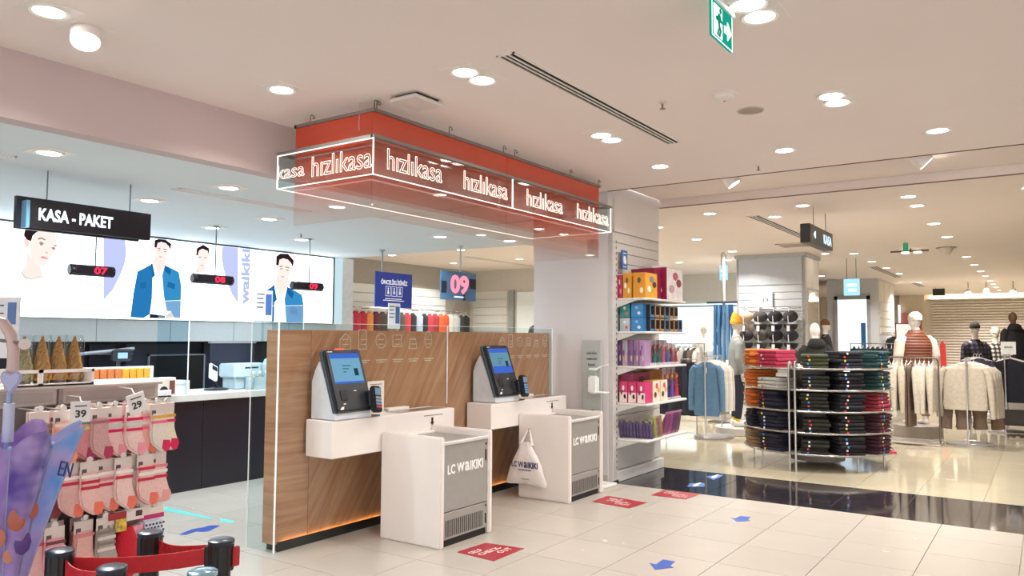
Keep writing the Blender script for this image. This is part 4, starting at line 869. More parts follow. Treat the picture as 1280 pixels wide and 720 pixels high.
part('hanger', B().cyl((2.8, 6.25, 2.63), (2.8, 6.25, LC), .005, n=6).cyl((3.45, 6.25, 2.63), (3.45, 6.25, LC), .005, n=6), mat('6f7a80', .4, .5), t)
t = thing('hanging_sign', 'square blue hanging priority sign with white lettering and three icons', 'sign', (8.39, 7.9, 2.03))
part('board', B().box(8.0, 8.78, 7.9, 7.92, 2.03, 2.545), mat('2a3f9c', .4, emit=.15), t, .003)
part('back_board', B().box(8.55, 8.87, 8.3, 8.32, 2.06, 2.28), mat('2a3f78', .4), t)
part('rod', B().cyl((8.14, 7.91, 2.54), (8.14, 7.91, LC), .014, n=8), mat('9aa5a8', .4), t)
part('ceiling_cap', B().lathe([(.04, 0), (.04, -.02), (.015, -.025)], (8.14, 7.91, LC), 12), mat('9aa5a8', .4), t)
WL = mat('f0f2f8', .4, emit=.3)
text('ÖNCELİKLİSİNİZ', .08, WL, t, (8.39, 7.897, 2.41), FACE_NY, width=.56, height=.085, bold=.0015)
for k in range(3):
    x = 8.21+k*.125
    b = B()
    for a, c in (((0, 0), (.1, 0)), ((.1, 0), (.1, .14)), ((.1, .14), (0, .14)), ((0, .14), (0, 0))): b.cyl((x+a[0], 7.897, 2.2+a[1]), (x+c[0], 7.897, 2.2+c[1]), .0035, n=4)
    b.ball((x+.05, 7.897, 2.31), .014, .004, .014, 8, 5).box(x+.04, x+.06, 7.895, 7.899, 2.225, 2.29).box(x+.03, x+.075, 7.895, 7.899, 2.245, 2.255)
    part('icon', b, WL, t)
part('small_print', B().box(8.2, 8.55, 7.897, 7.9, 2.155, 2.165).box(8.16, 8.6, 7.897, 7.9, 2.13, 2.14), WL, t)
part('small_print', B().box(8.3, 8.45, 7.897, 7.9, 2.055, 2.075), WL, t)
t = thing('hanging_sign', 'grey-blue hanging sign with large pink 09 digits', 'sign', (8.3, 6.62, 2.11))
part('board', B().box(7.925, 8.695, 6.62, 6.64, 2.11, 2.5), mat('4a6d8c', .4, emit=.1, var=.3, scale=3), t, .003)
for q in ((7.93, 8.04, 2.2, 2.36), (8.55, 8.69, 2.28, 2.42), (8.4, 8.45, 2.11, 2.19)): part('dark_patch', B().box(q[0], q[1], 6.617, 6.62, q[2], q[3]), mat('1d2530', .4), t)
part('rod', B().cyl((8.35, 6.63, 2.5), (8.35, 6.63, LC), .014, n=8), mat('b9bfc0', .4), t)
part('ceiling_cap', B().lathe([(.04, 0), (.04, -.02), (.015, -.025)], (8.35, 6.63, LC), 12), mat('b9bfc0', .4), t)
text('09', .3, glow('ff7f92', 1.15), t, (8.32, 6.615, 2.325), FACE_NY, 'digits', width=.40, height=.26, bold=.012)
part('small_print', B().box(8.21, 8.42, 6.617, 6.62, 2.145, 2.165), WL, t)
# ------------------------------------------------------------------ belt barrier posts in the foreground
def post(x, y, lb, chrome=False):
    t = thing('barrier_post', lb, 'barrier post', (x, y, 0))
    bm_ = mat('15151a', .28) if not chrome else mat('aebcc6', .2, .8)
    part('base', B().lathe([(.17, 0), (.17, .012), (.06, .035)], (x, y, 0), 24), mat('18181c', .35), t, smooth=True)
    part('tube', B().cyl((x, y, .03), (x, y, .84), .032, n=18), bm_, t, smooth=True)
    n = 16
    pr_ = [[Vector((x+.039*(1+(.05 if i % 2 else 0))*math.cos(2*PI*i/n/2), y+.039*(1+(.05 if i % 2 else 0))*math.sin(2*PI*i/n/2), z)) for i in range(n*2)] for z in (.84, .925)]
    part('belt_head', B().rings(pr_), mat('121216', .35), t)
    part('cap', B().lathe([(.040, .925), (.042, .930), (.042, .938), (.034, .942), (.01, .943)], (x, y, 0), 24), mat('39424e', .3, .5) if not chrome else mat('9cc4d8', .15, .8), t, smooth=True)
    return t
PA, PB, PCc, PD, PE = (1.243, 2.586), (1.244, 2.279), (1.537, 2.576), (1.616, 2.286), (1.375, 2.03)
post(*PA, 'black belt barrier post in front of the umbrella, leftmost'); post(*PB, 'black belt barrier post at the bottom edge, between the other posts')
post(*PCc, 'black belt barrier post directly beside the hanging sock packs'); pd = post(*PD, 'black belt barrier post with red belt clip, closest to the partition'); post(*PE, 'chrome barrier post just showing at the bottom edge', True)
def belt(a, b, lb, sag=.0, twist=0):
    a = Vector((*a, 0)); b = Vector((*b, 0)); d = (b-a).normalized(); nn = Vector((-d.y, d.x, 0))
    a = a+d*.04; b = b-d*.04; n = 10
    rs = []
    for k in range(n+1):
        s = k/n; p = a.lerp(b, s); zc = .888-sag*math.sin(PI*s); off = nn*.002
        wv = nn*(twist*math.sin(PI*s*1.5)*.02)
        rs.append([p+off+wv+Vector((0, 0, zc-.026)), p-off+wv+Vector((0, 0, zc-.026)), p-off-wv+Vector((0, 0, zc+.026)), p+off-wv+Vector((0, 0, zc+.026))])
    c = (a+b)/2
    t = thing('barrier_belt', lb, 'belt', (c.x, c.y, .88))
    part('webbing', B().rings(rs), mat('c01f2c', .6, var=.08, scale=60), t)
    part('belt_clip', B().box(-.012, .012, -.008, .008, -.032, .032).xf(Matrix.Translation(b+Vector((0, 0, .888))) @ Matrix.Rotation(math.atan2(d.y, d.x), 4, 'Z')), mat('1c1c20', .4), t, .003)
belt(PA, PD, 'long red belt stretched across the foreground between barrier posts', .012)
belt(PCc, PD, 'short red belt running from the sock rack post towards the partition', .006, 1)
belt(PA, PB, 'red belt between the two leftmost barrier posts', .01, .5)
part('red_release', B().box(1.635, 1.662, 2.245, 2.262, .85, .915), mat('b71f2c', .5), pd, .004)

# ------------------------------------------------------------------ sock rack
GY = 3.678
t = thing('sock_rack', 'light grey gondola rack holding rows of hanging sock packs', 'display rack', (1.85, 3.85, 0))
RG = mat('b7b0aa', .5, var=.03)
part('back_panel', B().box(1.45, 2.2, GY, GY+.02, .25, 1.385), mat('7d7370', .6, var=.06), t)
part('rear_body', B().box(1.45, 2.2, GY+.02, GY+.3, .1, 1.33), mat('9a928e', .6), t)
for a, b_ in ((1.45, 1.72), (1.74, 2.2)):
    part('header_panel', B().box(a, b_, GY-.02, GY, 1.30, 1.38), RG, t, .005)
    part('header_recess', B().box(a+.02, b_-.02, GY-.023, GY-.02, 1.315, 1.36), mat('a49d98', .6), t)
part('top_ledge', B().box(1.45, 2.2, GY-.06, GY+.3, 1.375, 1.39), RG, t, .004)
part('upright', B().box(1.722, 1.738, GY-.03, GY, .1, 1.38), mat('8f8984', .5), t)
part('base_deck', B().box(1.45, 2.22, GY-.3, GY+.3, .0, .18), mat('aaa49e', .5), t, .006)
part('lower_panel', B().box(1.45, 1.70, GY-.03, GY, .2, .62).box(1.74, 2.2, GY-.03, GY, .2, .62), RG, t, .005)
hk = B().tube([(0, 0, .0), (0, -.19, .0), (0, -.2, .012)], .0035, 6).cyl((0, -.2, .012), (0, -.209, .012), .011, n=10).mesh('hook', smooth=True); hk.materials.append(mat('cfcac6', .3, .5))
SKIN = ['f0d6cf', 'eec3bd', 'f2dcd6']
def sock_shape(x, y, z, flip=1, s=1.0):
    p = [(-.034, 0), (.034, 0), (.036, -.07), (.045, -.10), (.058, -.135), (.05, -.165), (.028, -.172), (.0, -.155), (-.03, -.13), (-.038, -.09)]
    return [(x+flip*a*s, z+b_*s) for a, b_ in p]
def sock_pack(x, z, lb, base, stripes, y=3.50, foot=None, card='dccfc8', s=1.0, flip=1, tilt=0):
    o = thing('sock_pack', lb, 'socks', (x, y, z))
    part('header_card', B().box(x-.036*s, x+.036*s, y-.004, y+.004, z-.042*s, z+.008*s), mat(card, .5), o, .002)
    part('hang_tab', B().lathe([(.014, -.003), (.014, .003)], (0, 0, 0), 10).xf(Matrix.Translation((x, y, z+.016)) @ Matrix.Rotation(PI/2, 4, 'X')), mat('dcd6d2', .4), o)
    part('card_print', B().box(x-.03*s, x-.012*s, y-.0055, y-.004, z-.04*s, z-.02*s).box(x+.004*s, x+.03*s, y-.0055, y-.004, z-.045*s, z-.038*s), mat('5a4a50', .5), o)
    zz = z-.034*s
    k = part('sock', B().prism(sock_shape(x, y, zz, flip, s), 'y', y-.016, y+.014), mat(base, .85, bump=.3, scale=160, var=.08), o, .008, True, seg=2)
    part('second_sock', B().prism(sock_shape(x+.012, y, zz+.004, flip, s), 'y', y+.016, y+.04), mat(foot or base, .85, var=.1), o, .008, True)
    for q, c in enumerate(stripes):
        w_ = .0355
        part('stripe', B().box(x-w_*s, x+w_*s, y-.0178, y-.015, zz-(.02+.022*q)*s, zz-(.008+.022*q)*s), mat(c, .85), k)
    if foot:
        part('heel_patch', B().prism([(x+flip*a*s, zz+b_*s) for a, b_ in ((.02, -.115), (.05, -.118), (.056, -.137), (.048, -.163), (.03, -.168), (.016, -.15))], 'y', y-.0178, y-.015), mat(foot, .85), k)
    return o
PK, PK2, RD, WH_, MINT, SAL = 'd9265c', 'ee6f8b', 'c83246', 'f3eee9', 'c4d8cc', 'f07a66'
R1 = [(1.568, 'b9a39c', ['9c7f7a'], None), (1.655, 'f1bfae', ['f6e4dc', 'e88f78'], 'f09a80'), (1.745, 'd98f96', ['5d7f6c', 'c9cf6a'], 'b04060'), (1.81, 'cfa3a0', ['b06a78'], 'b23a5a'),
      (1.885, 'efc7c5', [PK, MINT, PK], 'f09aa8'), (1.965, 'f0cfca', [PK, MINT, PK], 'f09aa8'), (2.03, 'f2b2aa', [PK2, 'e9d9d0', PK2], SAL), (2.085, 'e8ddd3', ['e3b04a', PK2], PK), (2.14, 'eadfca', ['d9a640', PK], PK)]
R2 = [(1.70, 'e3b5ae', ['f2e6df', RD], SAL), (1.775, 'f0c3bd', [WH_, RD, RD], SAL), (1.855, 'efc9c3', [WH_, 'd98a90', RD], SAL), (1.925, 'f1cfc8', [WH_, RD], SAL), (1.985, 'cdb5ae', ['a58d88'], None), (2.03, 'eec6bf', [RD, WH_, RD], SAL), (2.105, 'f0c9c4', ['d98a90', WH_, RD], 'eda7a2')]
R3 = [(1.565, 'e9b9b6', ['d0576a'], None), (1.64, 'eaa3ae', ['7a4a50', 'f0d8dc', '7a4a50'], 'e58f9e'), (1.77, 'e8b5ac', ['d98a8a'], SAL), (1.855, 'b0a49c', ['8a7d76', 'd9d2cb', '8a7d76', 'd9d2cb'], None)]
names1 = 'top'; 
for nm, row, z, yoff in (('top', R1, 1.285, 0), ('middle', R2, 1.055, 0), ('bottom', R3, .80, 0)):
    for k, (x, base, st, ft) in enumerate(row):
        inst('hook', hk, t, (x, GY, z+.012))
        sock_pack(x, z, f'{ORD[k]} pink striped sock pack from the left in the {nm} row of the rack' if base.startswith(('e', 'f', 'd')) else f'{ORD[k]} grey-brown sock pack from the left in the {nm} row of the rack',
                  base, st, 3.485-(.02 if k % 2 else 0), ft, s=1.08 if nm == 'top' else 1.12, flip=1 if k % 3 else 1)
random.seed(8)
for nm, z, xs in (('top', 1.285, (1.61, 1.70, 1.775, 1.85, 1.925, 2.0, 2.06, 2.12)), ('middle', 1.055, (1.66, 1.735, 1.815, 1.89, 1.955, 2.065, 2.145)), ('bottom', .80, (1.60, 1.70, 1.81, 1.93, 2.05, 2.13))):
    for k, x in enumerate(xs):
        sock_pack(x, z-.008, f'{ORD[k]} sock pack of the hidden back layer from the left, {nm} row', ['b39a94', '9c6f74', 'c9a29c', '8a7f7a', 'd08f8f'][(k*2+len(nm)) % 5], [['b04a60'], ['8f8580', '5f6f68'], ['d9c0b8']][k % 3], 3.60, 'a85a60', s=1.15, card='cfc4be')
# bigger accessories in the bottom row
inst('hook', hk, t, (1.97, GY, .81)); inst('hook', hk, t, (2.09, GY, .81))
o = thing('mitten_pack', 'bright red mitten with pink pattern packed on a card, bottom row', 'mittens', (1.97, 3.48, .8))
part('header_card', B().box(1.90, 2.04, 3.476, 3.484, .77, .82), mat('efe6e4', .5), o)
part('card_print', B().box(2.0, 2.03, 3.474, 3.476, .785, .81), mat('4a3036', .5), o)
part('mitten', B().ell([((1.955, 3.475, .52), .035, .02), ((1.955, 3.475, .54), .055, .03), ((1.957, 3.475, .62), .06, .032), ((1.955, 3.475, .70), .05, .028), ((1.955, 3.475, .745), .03, .02)]), mat('c4182c', .85, bump=.3, scale=120), o, smooth=True)
part('second_mitten', B().ell([((2.01, 3.50, .53), .04, .015), ((2.01, 3.50, .62), .05, .02), ((2.01, 3.50, .74), .045, .015)]), mat('e9a0ae', .85, var=.25, scale=50), o, smooth=True)
part('hang_tab', B().box(1.955, 1.985, 3.478, 3.482, .82, .842), mat('dcd6d2', .4), o)
o = thing('dotted_pack', 'navy polka-dot textile pack with pink header, bottom right of the rack', 'socks', (2.09, 3.5, .8))
part('header_card', B().box(2.03, 2.15, 3.496, 3.504, .765, .83), mat('efe6dc', .5), o)
part('pink_strip', B().box(2.03, 2.15, 3.493, 3.496, .755, .775), mat('c22a6e', .5), o)
part('bundle', B().box(2.035, 2.145, 3.48, 3.53, .56, .76), mat('d7deea', .8), o, .015, seg=2)
for i in range(6):
    for j in range(10):
        part('dot', B().box(2.043+i*.017+(.0085 if j % 2 else 0), 2.051+i*.017+(.0085 if j % 2 else 0), 3.477, 3.4805, .575+j*.017, .583+j*.017), mat('23305f', .8), o)
part('hang_tab', B().box(2.075, 2.105, 3.498, 3.502, .83, .85), mat('d9a640', .4), o)
o = thing('knit_pack', 'small dark red header pack with picture label hanging beside the red mitten', 'socks', (1.90, 3.46, .82))
part('header_card', B().box(1.865, 1.945, 3.456, 3.464, .79, .82), mat('a3242c', .5), o)
part('picture_label', B().box(1.895, 1.945, 3.452, 3.458, .735, .79), mat('d8b24a', .4, var=.6, scale=60), o)
part('bundle', B().box(1.855, 1.90, 3.456, 3.49, .58, .78), mat('a79e96', .85, var=.4, scale=70), o, .012)
# price cards
def pcard(x, z, txt, lb, rot):
    o = thing('price_card', lb, 'price card', (x, 3.44, z))
    M = Matrix.Translation((x, 3.44, z)) @ Matrix.Rotation(rot, 4, 'Y')
    part('card', B().box(-.042, .042, -.002, .002, -.045, .045).xf(M), mat('e9e7e6', .45), o)
    part('printed_line', B().box(-.025, .025, -.0035, -.002, .022, .028).xf(M), mat('6a6668', .5), o)
    part('clip', B().tube([(0, 0, .04), (.02, .05, .06), (.03, .2, .06)], .003, 5).xf(M), mat('cfcac6', .3, .5), o)
    q = text(txt, .05, mat('2a282b', .5), o, (x, 3.437, z-.008), FACE_NY @ Matrix.Rotation(-rot, 4, 'Z'), height=.032, width=.045, bold=.001)
pcard(1.715, 1.285, '39', 'white price card reading 39 clipped to the sock rack', 0)
pcard(1.965, 1.305, '29', 'tilted white price card reading 29 clipped to the sock rack', -.28)
# wire tray with brown cone brushes in clear wrap
t = thing('white_tray', 'white open-front tray standing on top of the sock rack', 'tray', (1.70, 3.72, 1.39))
WT = mat('e6e1dc', .4)
part('tray_frame', B().box(1.52, 1.86, 3.62, 3.63, 1.39, 1.402).box(1.52, 1.86, 3.62, 3.63, 1.448, 1.462).box(1.52, 1.535, 3.62, 3.63, 1.39, 1.462).box(1.62, 1.64, 3.62, 3.63, 1.39, 1.462).box(1.848, 1.86, 3.62, 3.85, 1.39, 1.462).box(1.52, 1.86, 3.84, 3.85, 1.39, 1.462), WT, t)
part('tray_floor', B().box(1.52, 1.86, 3.62, 3.85, 1.39, 1.396), WT, t)
random.seed(3)
for k, x in enumerate((1.60, 1.675, 1.745, 1.815)):
    o = thing('bristle_cone', ('brown bristly cone in clear wrap, leftmost on the tray', 'brown bristly cone in clear wrap, second from the left', 'brown bristly cone in clear wrap, third from the left', 'brown bristly cone in clear wrap, rightmost on the tray')[k], 'decoration', (x, 3.72, 1.40))
    b = B(); n = 16; rs = []
    for q in range(13):
        s = q/12; r_ = .036*(1-s)**.8+.003
        rs.append([Vector((x+r_*(1+.22*((i+q) % 2))*math.cos(2*PI*i/n), 3.72+r_*(1+.22*((i+q) % 2))*math.sin(2*PI*i/n), 1.41+.195*s+(.006 if i % 2 else 0))) for i in range(n)])
    part('bristles', B().rings(rs), mat('a8763a' if k else '8f7f58', .9, var=.3, scale=90), o)
    part('foot', B().lathe([(.03, 1.397), (.03, 1.412)], (x, 3.72, 0), 12), mat('6a5538', .8), o)
    part('clear_wrap', B().ell([((x, 3.72, 1.40), .038, .05), ((x, 3.72, 1.58), .040, .05), ((x, 3.72, 1.615), .036, .02)]), glass('f2f7f8', 1.6, .08), o, smooth=True)

# ------------------------------------------------------------------ child's umbrella and card at the left edge
ux, uy = 1.125, 2.70
t = thing('childs_umbrella', 'half-folded purple and blue child umbrella standing handle up at the left edge', 'umbrella', (ux, uy, .62))
gc = ['4f3c98', '5a9ee6', '6fa8e6', '8a62bc', '9a80cc', '4f93dc', '5a98e0', '9f82d0']
NS = 8
def canopy(s, a):   # s 0 tip .. 1 rim
    r_ = .02+.205*s**1.15
    pl = .66+.34*abs(math.cos(a*NS/2))
    return Vector((ux+r_*pl*math.cos(a), uy+r_*pl*math.sin(a), .64+.62*s+.07*s*abs(math.cos(a*NS/2))))
def umb_mat(h):
    m = bpy.data.materials.new('umbrella_film'); m.use_nodes = True; nt = m.node_tree; b = nt.nodes['Principled BSDF']
    g = nt.nodes.new('ShaderNodeTexCoord'); n = nt.nodes.new('ShaderNodeTexNoise'); n.inputs['Scale'].default_value = 9; nt.links.new(g.outputs['Object'], n.inputs['Vector'])
    rp = nt.nodes.new('ShaderNodeValToRGB'); rp.color_ramp.elements[0].color = (*lin(h), 1); rp.color_ramp.elements[0].position = .4; rp.color_ramp.elements[1].color = (*lin('c3aee2'), 1); rp.color_ramp.elements[1].position = .75
    nt.links.new(n.outputs['Fac'], rp.inputs[0])
    sp = nt.nodes.new('ShaderNodeSeparateXYZ'); nt.links.new(g.outputs['Object'], sp.inputs[0])
    mr = nt.nodes.new('ShaderNodeMapRange'); mr.inputs['From Min'].default_value = .22; mr.inputs['From Max'].default_value = .5; nt.links.new(sp.outputs['Z'], mr.inputs['Value'])
    mc = nt.nodes.new('ShaderNodeMix'); mc.data_type = 'RGBA'; mc.inputs['A'].default_value = (*lin('b79ddb'), 1)
    nt.links.new(mr.outputs[0], mc.inputs['Factor']); nt.links.new(rp.outputs[0], mc.inputs['B']); nt.links.new(mc.outputs['Result'], b.inputs['Base Color']); b.inputs['Roughness'].default_value = .25; b.inputs['Alpha'].default_value = .78
    return m
a_off = math.radians(250)
for k in range(NS):
    b = B(); m_ = 12; u_ = 6; vs = []; fs = []
    for i in range(m_+1):
        for j in range(u_+1):
            vs.append(canopy(i/m_, a_off+2*PI*(k+j/u_)/NS))
    for i in range(m_):
        for j in range(u_): q = i*(u_+1)+j; fs.append((q, q+1, q+u_+2, q+u_+1))
    g_ = part('gore', b.add(vs, fs), umb_mat(gc[k]), t, smooth=True)
    part('rib', B().tube([canopy(i/8, a_off+2*PI*k/NS) for i in range(9)], .0025, 5), mat('9aa2c0', .4), t)
    part('rib_tip', B().ball(canopy(1, a_off+2*PI*k/NS)+Vector((0, 0, .006)), .007, n=8, m=5), mat('8fb0dc', .3), t)
for k, (s, a, h, r_) in enumerate(((.62, 262, 'b0604a', .026), (.66, 282, 'a85a4a', .018), (.56, 240, 'b8705a', .022), (.5, 275, '5a3f86', .026), (.46, 258, 'c8866a', .016), (.6, 225, '8f4f6a', .022))):
    p = canopy(s, math.radians(a)); d = Vector((p.x-ux, p.y-uy, .0)).normalized()
    part('printed_patch', B().ball(p+d*.004, r_, r_, r_*1.4, 8, 5).xf(Matrix.Translation(p) @ Matrix.Rotation(math.atan2(d.y, d.x), 4, 'Z') @ Matrix.Diagonal((.12, 1, 1, 1)) @ Matrix.Rotation(-math.atan2(d.y, d.x), 4, 'Z') @ Matrix.Translation(-p)), mat(h, .4), t, smooth=True)
pe = canopy(.86, math.radians(304)); de = Vector((pe.x-ux, pe.y-uy, 0)).normalized()
text('EN', .05, mat('24407f', .5), t, pe+de*.014+Vector((0, 0, -.02)), Matrix.Rotation(math.radians(304-270-10), 4, 'Z') @ FACE_NY, 'printed_letters', rz=-.3, height=.045)
part('shaft', B().cyl((ux, uy, .60), (ux, uy, 1.45), .008, n=8), mat('7f93b8', .35, .3), t)
part('runner', B().cyl((ux, uy, 1.28), (ux, uy, 1.40), .016, n=10), mat('b9c0d4', .4), t, smooth=True)
part('handle', B().tube([(ux, uy, 1.44), (ux+.005, uy, 1.52), (ux+.006, uy, 1.57), (ux-.003, uy+.008, 1.62), (ux-.02, uy+.022, 1.655), (ux-.045, uy+.04, 1.66), (ux-.065, uy+.055, 1.635)], .017, 12), mat('c3aaa6', .35), t, smooth=True)
hp = [(.0, -.045), (.03, -.005), (.034, .015), (.02, .03), (0, .018), (-.02, .03), (-.034, .015), (-.03, -.005)]
vx = Vector((.57, -.82, 0))
part('heart_charm', B().prism(hp, 'y', -.008, .008).xf(Matrix.Translation((ux-.01, uy-.03, 1.475)) @ Matrix.Rotation(math.atan2(-.82, .57), 4, 'Z')), mat('9fa3c8', .25), t, .005, label='lilac heart charm')
t = thing('display_arm', 'grey hooked display arm with ring end behind the umbrella handle', 'display arm', (1.0, 2.9, 0))
part('arm', B().tube([(.98, 2.93, 1.60), (1.10, 2.72, 1.598), (1.150, 2.665, 1.588)], .006, 6), mat('7a6f6c', .4), t)
part('ring_end', B().cyl((1.152, 2.672, 1.586), (1.145, 2.662, 1.586), .017, n=14), mat('c9bdb8', .35), t)
part('post', B().cyl((.98, 2.93, 0), (.98, 2.93, 1.75), .02, n=10), mat('8f8a88', .4), t)
part('post_base', B().lathe([(.2, 0), (.2, .015), (.03, .03)], (.98, 2.93, 0), 20), mat('8f8a88', .4), t)
t = thing('info_board', 'white information board with blue panel and round icon at the left edge', 'card', (1.3, 3.3, 1.4))
part('board', B().box(-.30, .0, -.006, 0, 0, .235).xf(Matrix.Translation((1.387, 3.27, 1.525)) @ Matrix.Rotation(-.96, 4, 'Z')), mat('dde1e4', .4), t)
def IB(b): return b.xf(Matrix.Translation((1.387, 3.27, 1.525)) @ Matrix.Rotation(-.96, 4, 'Z'))
part('blue_panel', IB(B().box(-.045, -.012, -.008, -.006, .13, .215)), mat('4a6fae', .4), t, .003)
part('round_icon', IB(B().lathe([(.022, -.001), (.022, .001)], n=16).xf(Matrix.Translation((-.025, -.007, .085)) @ Matrix.Rotation(PI/2, 4, 'X'))), mat('9fb3cc', .4), t)
part('printed_line', IB(B().box(-.12, -.06, -.008, -.006, .2, .206).box(-.12, -.06, -.008, -.006, .17, .175)), mat('56606c', .5), t)
part('post', IB(B().box(-.16, -.14, 0, .02, -1.525, .1)), mat('a5a9ac', .4), t)
part('post_base', IB(B().box(-.28, -.02, -.1, .1, -1.525, -1.51)), mat('a5a9ac', .4), t)
# ------------------------------------------------------------------ toy shelving on the pier
t = thing('toy_shelving', 'white slat-wall shelving unit on the pier with five toy shelves', 'shelving', (8.5, 4.0, 0))
SW = mat('dedbd7', .45, var=.015)
for k in range(19):
    z0 = .62+k*.116
    part('slat_board', B().box(7.9, 9.14, 4.04, 4.06, z0, z0+.108), mat('d3d0cb', .5, var=.02), t, .003)
part('top_board', B().box(7.9, 9.14, 4.035, 4.06, 2.83, 3.26), mat('dcd6d2', .5, var=.01), t)
part('upright', B().box(7.79, 7.9, 4.0, 4.06, .02, 2.80), mat('cfccc9', .4, .2), t, .004)
for k in range(40):
    part('upright_slot', B().box(7.865, 7.878, 3.997, 4.0, .15+k*.065, .18+k*.065), mat('5a5653', .6), t)
part('dark_foot', B().box(7.80, 7.9, 3.99, 4.05, 0, .03), mat('1a1917', .6), t)
part('lower_board', B().box(7.9, 9.14, 4.03, 4.06, .14, .60), mat('c3c2c1', .5, var=.02), t, .003)
part('kick_board', B().box(7.9, 9.15, 3.99, 4.06, 0, .12), mat('cdccca', .5), t, .006)
SZ = [2.06, 1.686, 1.298, .885, .485]
for k, z in enumerate(SZ):
    part('shelf', B().box(7.9, 9.04, 3.64, 4.04, z-.025, z), SW, t, .006)
    part('bracket', B().prism([(4.04, z-.025), (3.75, z-.025), (4.04, z-.12)], 'x', 7.895, 7.90), mat('cfcdca', .4), t)
sg = thing('shelf_sign', 'small upright blue sign with white figure above the top toy shelf', 'sign', (8.05, 3.99, 2.40))
part('board', B().box(7.99, 8.13, 3.985, 3.995, 2.40, 2.62), mat('3d6dab', .4), sg)
part('figure', B().prism([(8.03, 2.47), (8.09, 2.46), (8.10, 2.50), (8.08, 2.55), (8.03, 2.555), (8.02, 2.52)], 'y', 3.982, 3.985), mat('eef2f6', .4), sg)
part('printed_line', B().box(8.02, 8.10, 3.982, 3.985, 2.58, 2.59).box(8.02, 8.10, 3.982, 3.985, 2.425, 2.433), mat('eef2f6', .4), sg)
part('clip', B().box(8.05, 8.07, 3.99, 4.035, 2.41, 2.43), mat('9aa0a6', .4), sg)
def boxed(nm, x0, x1, y0, y1, z0, z1, side, front, lb, cat='toy box', win=None, art=None, top=None, sideart=None):
    o = thing(nm, lb, cat, ((x0+x1)/2, (y0+y1)/2, z0))
    part('carton', B().box(x0, x1, y0, y1, z0, z1), mat(side, .4, var=.06, scale=20), o, .003)
    if front: part('front_print', B().box(x0+.004, x1-.004, y0-.002, y0, z0+.004, z1-.004), mat(front, .35, var=.1, scale=18), o)
    w_, h_ = x1-x0, z1-z0
    if win:
        part('window', B().box(x0+.18*w_, x1-.12*w_, y0-.004, y0-.002, z0+.22*h_, z1-.12*h_), mat(win, .12), o)
    if art:
        for q, c in enumerate(art):
            cx = x0+w_*(.3+.22*(q % 3)); cz = z0+h_*(.35+.2*((q*2) % 3))
            part('printed_shape', B().prism([(cx+w_*.16*math.cos(a*PI/4), cz+h_*.13*math.sin(a*PI/4)) for a in range(8)], 'y', y0-.005-.0006*q, y0-.002), mat(c, .4), o)
    if sideart:
        d_ = y1-y0
        for q, c in enumerate(sideart):
            cy = y0+d_*(.3+.2*(q % 3)); cz = z0+h_*(.3+.2*((q*2) % 3))
            part('printed_shape', B().prism([(cy+d_*.14*math.cos(a*PI/4), cz+h_*.12*math.sin(a*PI/4)) for a in range(8)], 'x', x0-.004-.0006*q, x0), mat(c, .4), o)
    return o
z = SZ[0]
boxed('toy_box', 7.93, 8.02, 3.955, 4.02, z, z+.265, 'b8385a', None, 'slim pink-red box at the wall end of the top shelf', sideart=['e0a0b0', 'd8d0d0'])
boxed('toy_box', 7.93, 8.10, 3.84, 3.945, z, z+.285, 'd99a2e', None, 'yellow picture box second from the wall on the top shelf', sideart=['f2e6c8', '7a5a30', 'f0f0ea'])
boxed('toy_box', 7.93, 8.25, 3.67, 3.82, z, z+.285, 'd99528', 'e0a53c', 'yellow picture box at the front corner of the top shelf', art=['f3ead2', '6f7f98', '4a3a30', 'f6f2ea'], sideart=['f2e6c8', '5a4a3a'])
boxed('toy_box', 8.30, 8.47, 3.72, 4.02, z, z+.36, '7d1638', '8a1a40', 'plain maroon carton behind the yellow boxes on the top shelf')
boxed('toy_box', 8.50, 8.98, 3.66, 4.02, z, z+.385, '8a1a40', 'e3dfdd', 'large maroon carton with white illustrated front on the top shelf', art=['a83a58', 'd4c8cc', '8f3a54', 'c49aa6', 'b5556c'], sideart=['e3d2d6', 'b05a72', 'e8dfe0'])
boxed('white_bundle', 8.62, 8.86, 3.72, 3.9, z+.386, z+.42, 'e6e6e4', None, 'flat white bundle lying on the large maroon carton', 'bundle')
z = SZ[1]
for r_ in range(2):
    zz = z+r_*.158
    boxed('car_toy_box', 7.96, 8.03, 3.88, 4.0, zz, zz+.15, '3f8f8a' if r_ else 'b9c4cc', None, ('teal end box at the wall end, lower layer of second shelf', 'teal end box at the wall end, upper layer of second shelf')[r_], sideart=['d85a5a', 'e8e8e8'])
    boxed('car_toy_box', 7.96, 8.06, 3.72, 3.86, zz, zz+.155, '3d86c0', '2f6fa8', ('bright blue box beside the teal one, lower layer of second shelf', 'bright blue box beside the teal one, upper layer of second shelf')[r_], sideart=['d8e6f0', '7fb0d8'])
    for k in range(6 if r_ else 7):
        x = 8.075+k*.135
        boxed('car_toy_box', x, x+.125, 3.68, 3.86, zz, zz+.15, '2b2725', 'a8835f' if k % 3 else '3f78a8', f'{ORD[k]} dark windowed toy box from the left, {("lower", "upper")[r_]} layer of second shelf', win='191716', art=None)
z = SZ[2]
c3 = ['5a4a68', 'b59aa8', '7a5f86', '93708f', 'a88ab0']
for k in range(5):
    y1_ = 4.03-k*.07
    boxed('doll_box', 7.94, 8.10, y1_-.062, y1_, z, z+.29, c3[k], None, f'{ORD[k]} tall lilac doll pack from the wall on the third shelf', sideart=['d6b8a8', '4fb0b8' if k == 1 else '8a5a9a', '6a3f7a'])
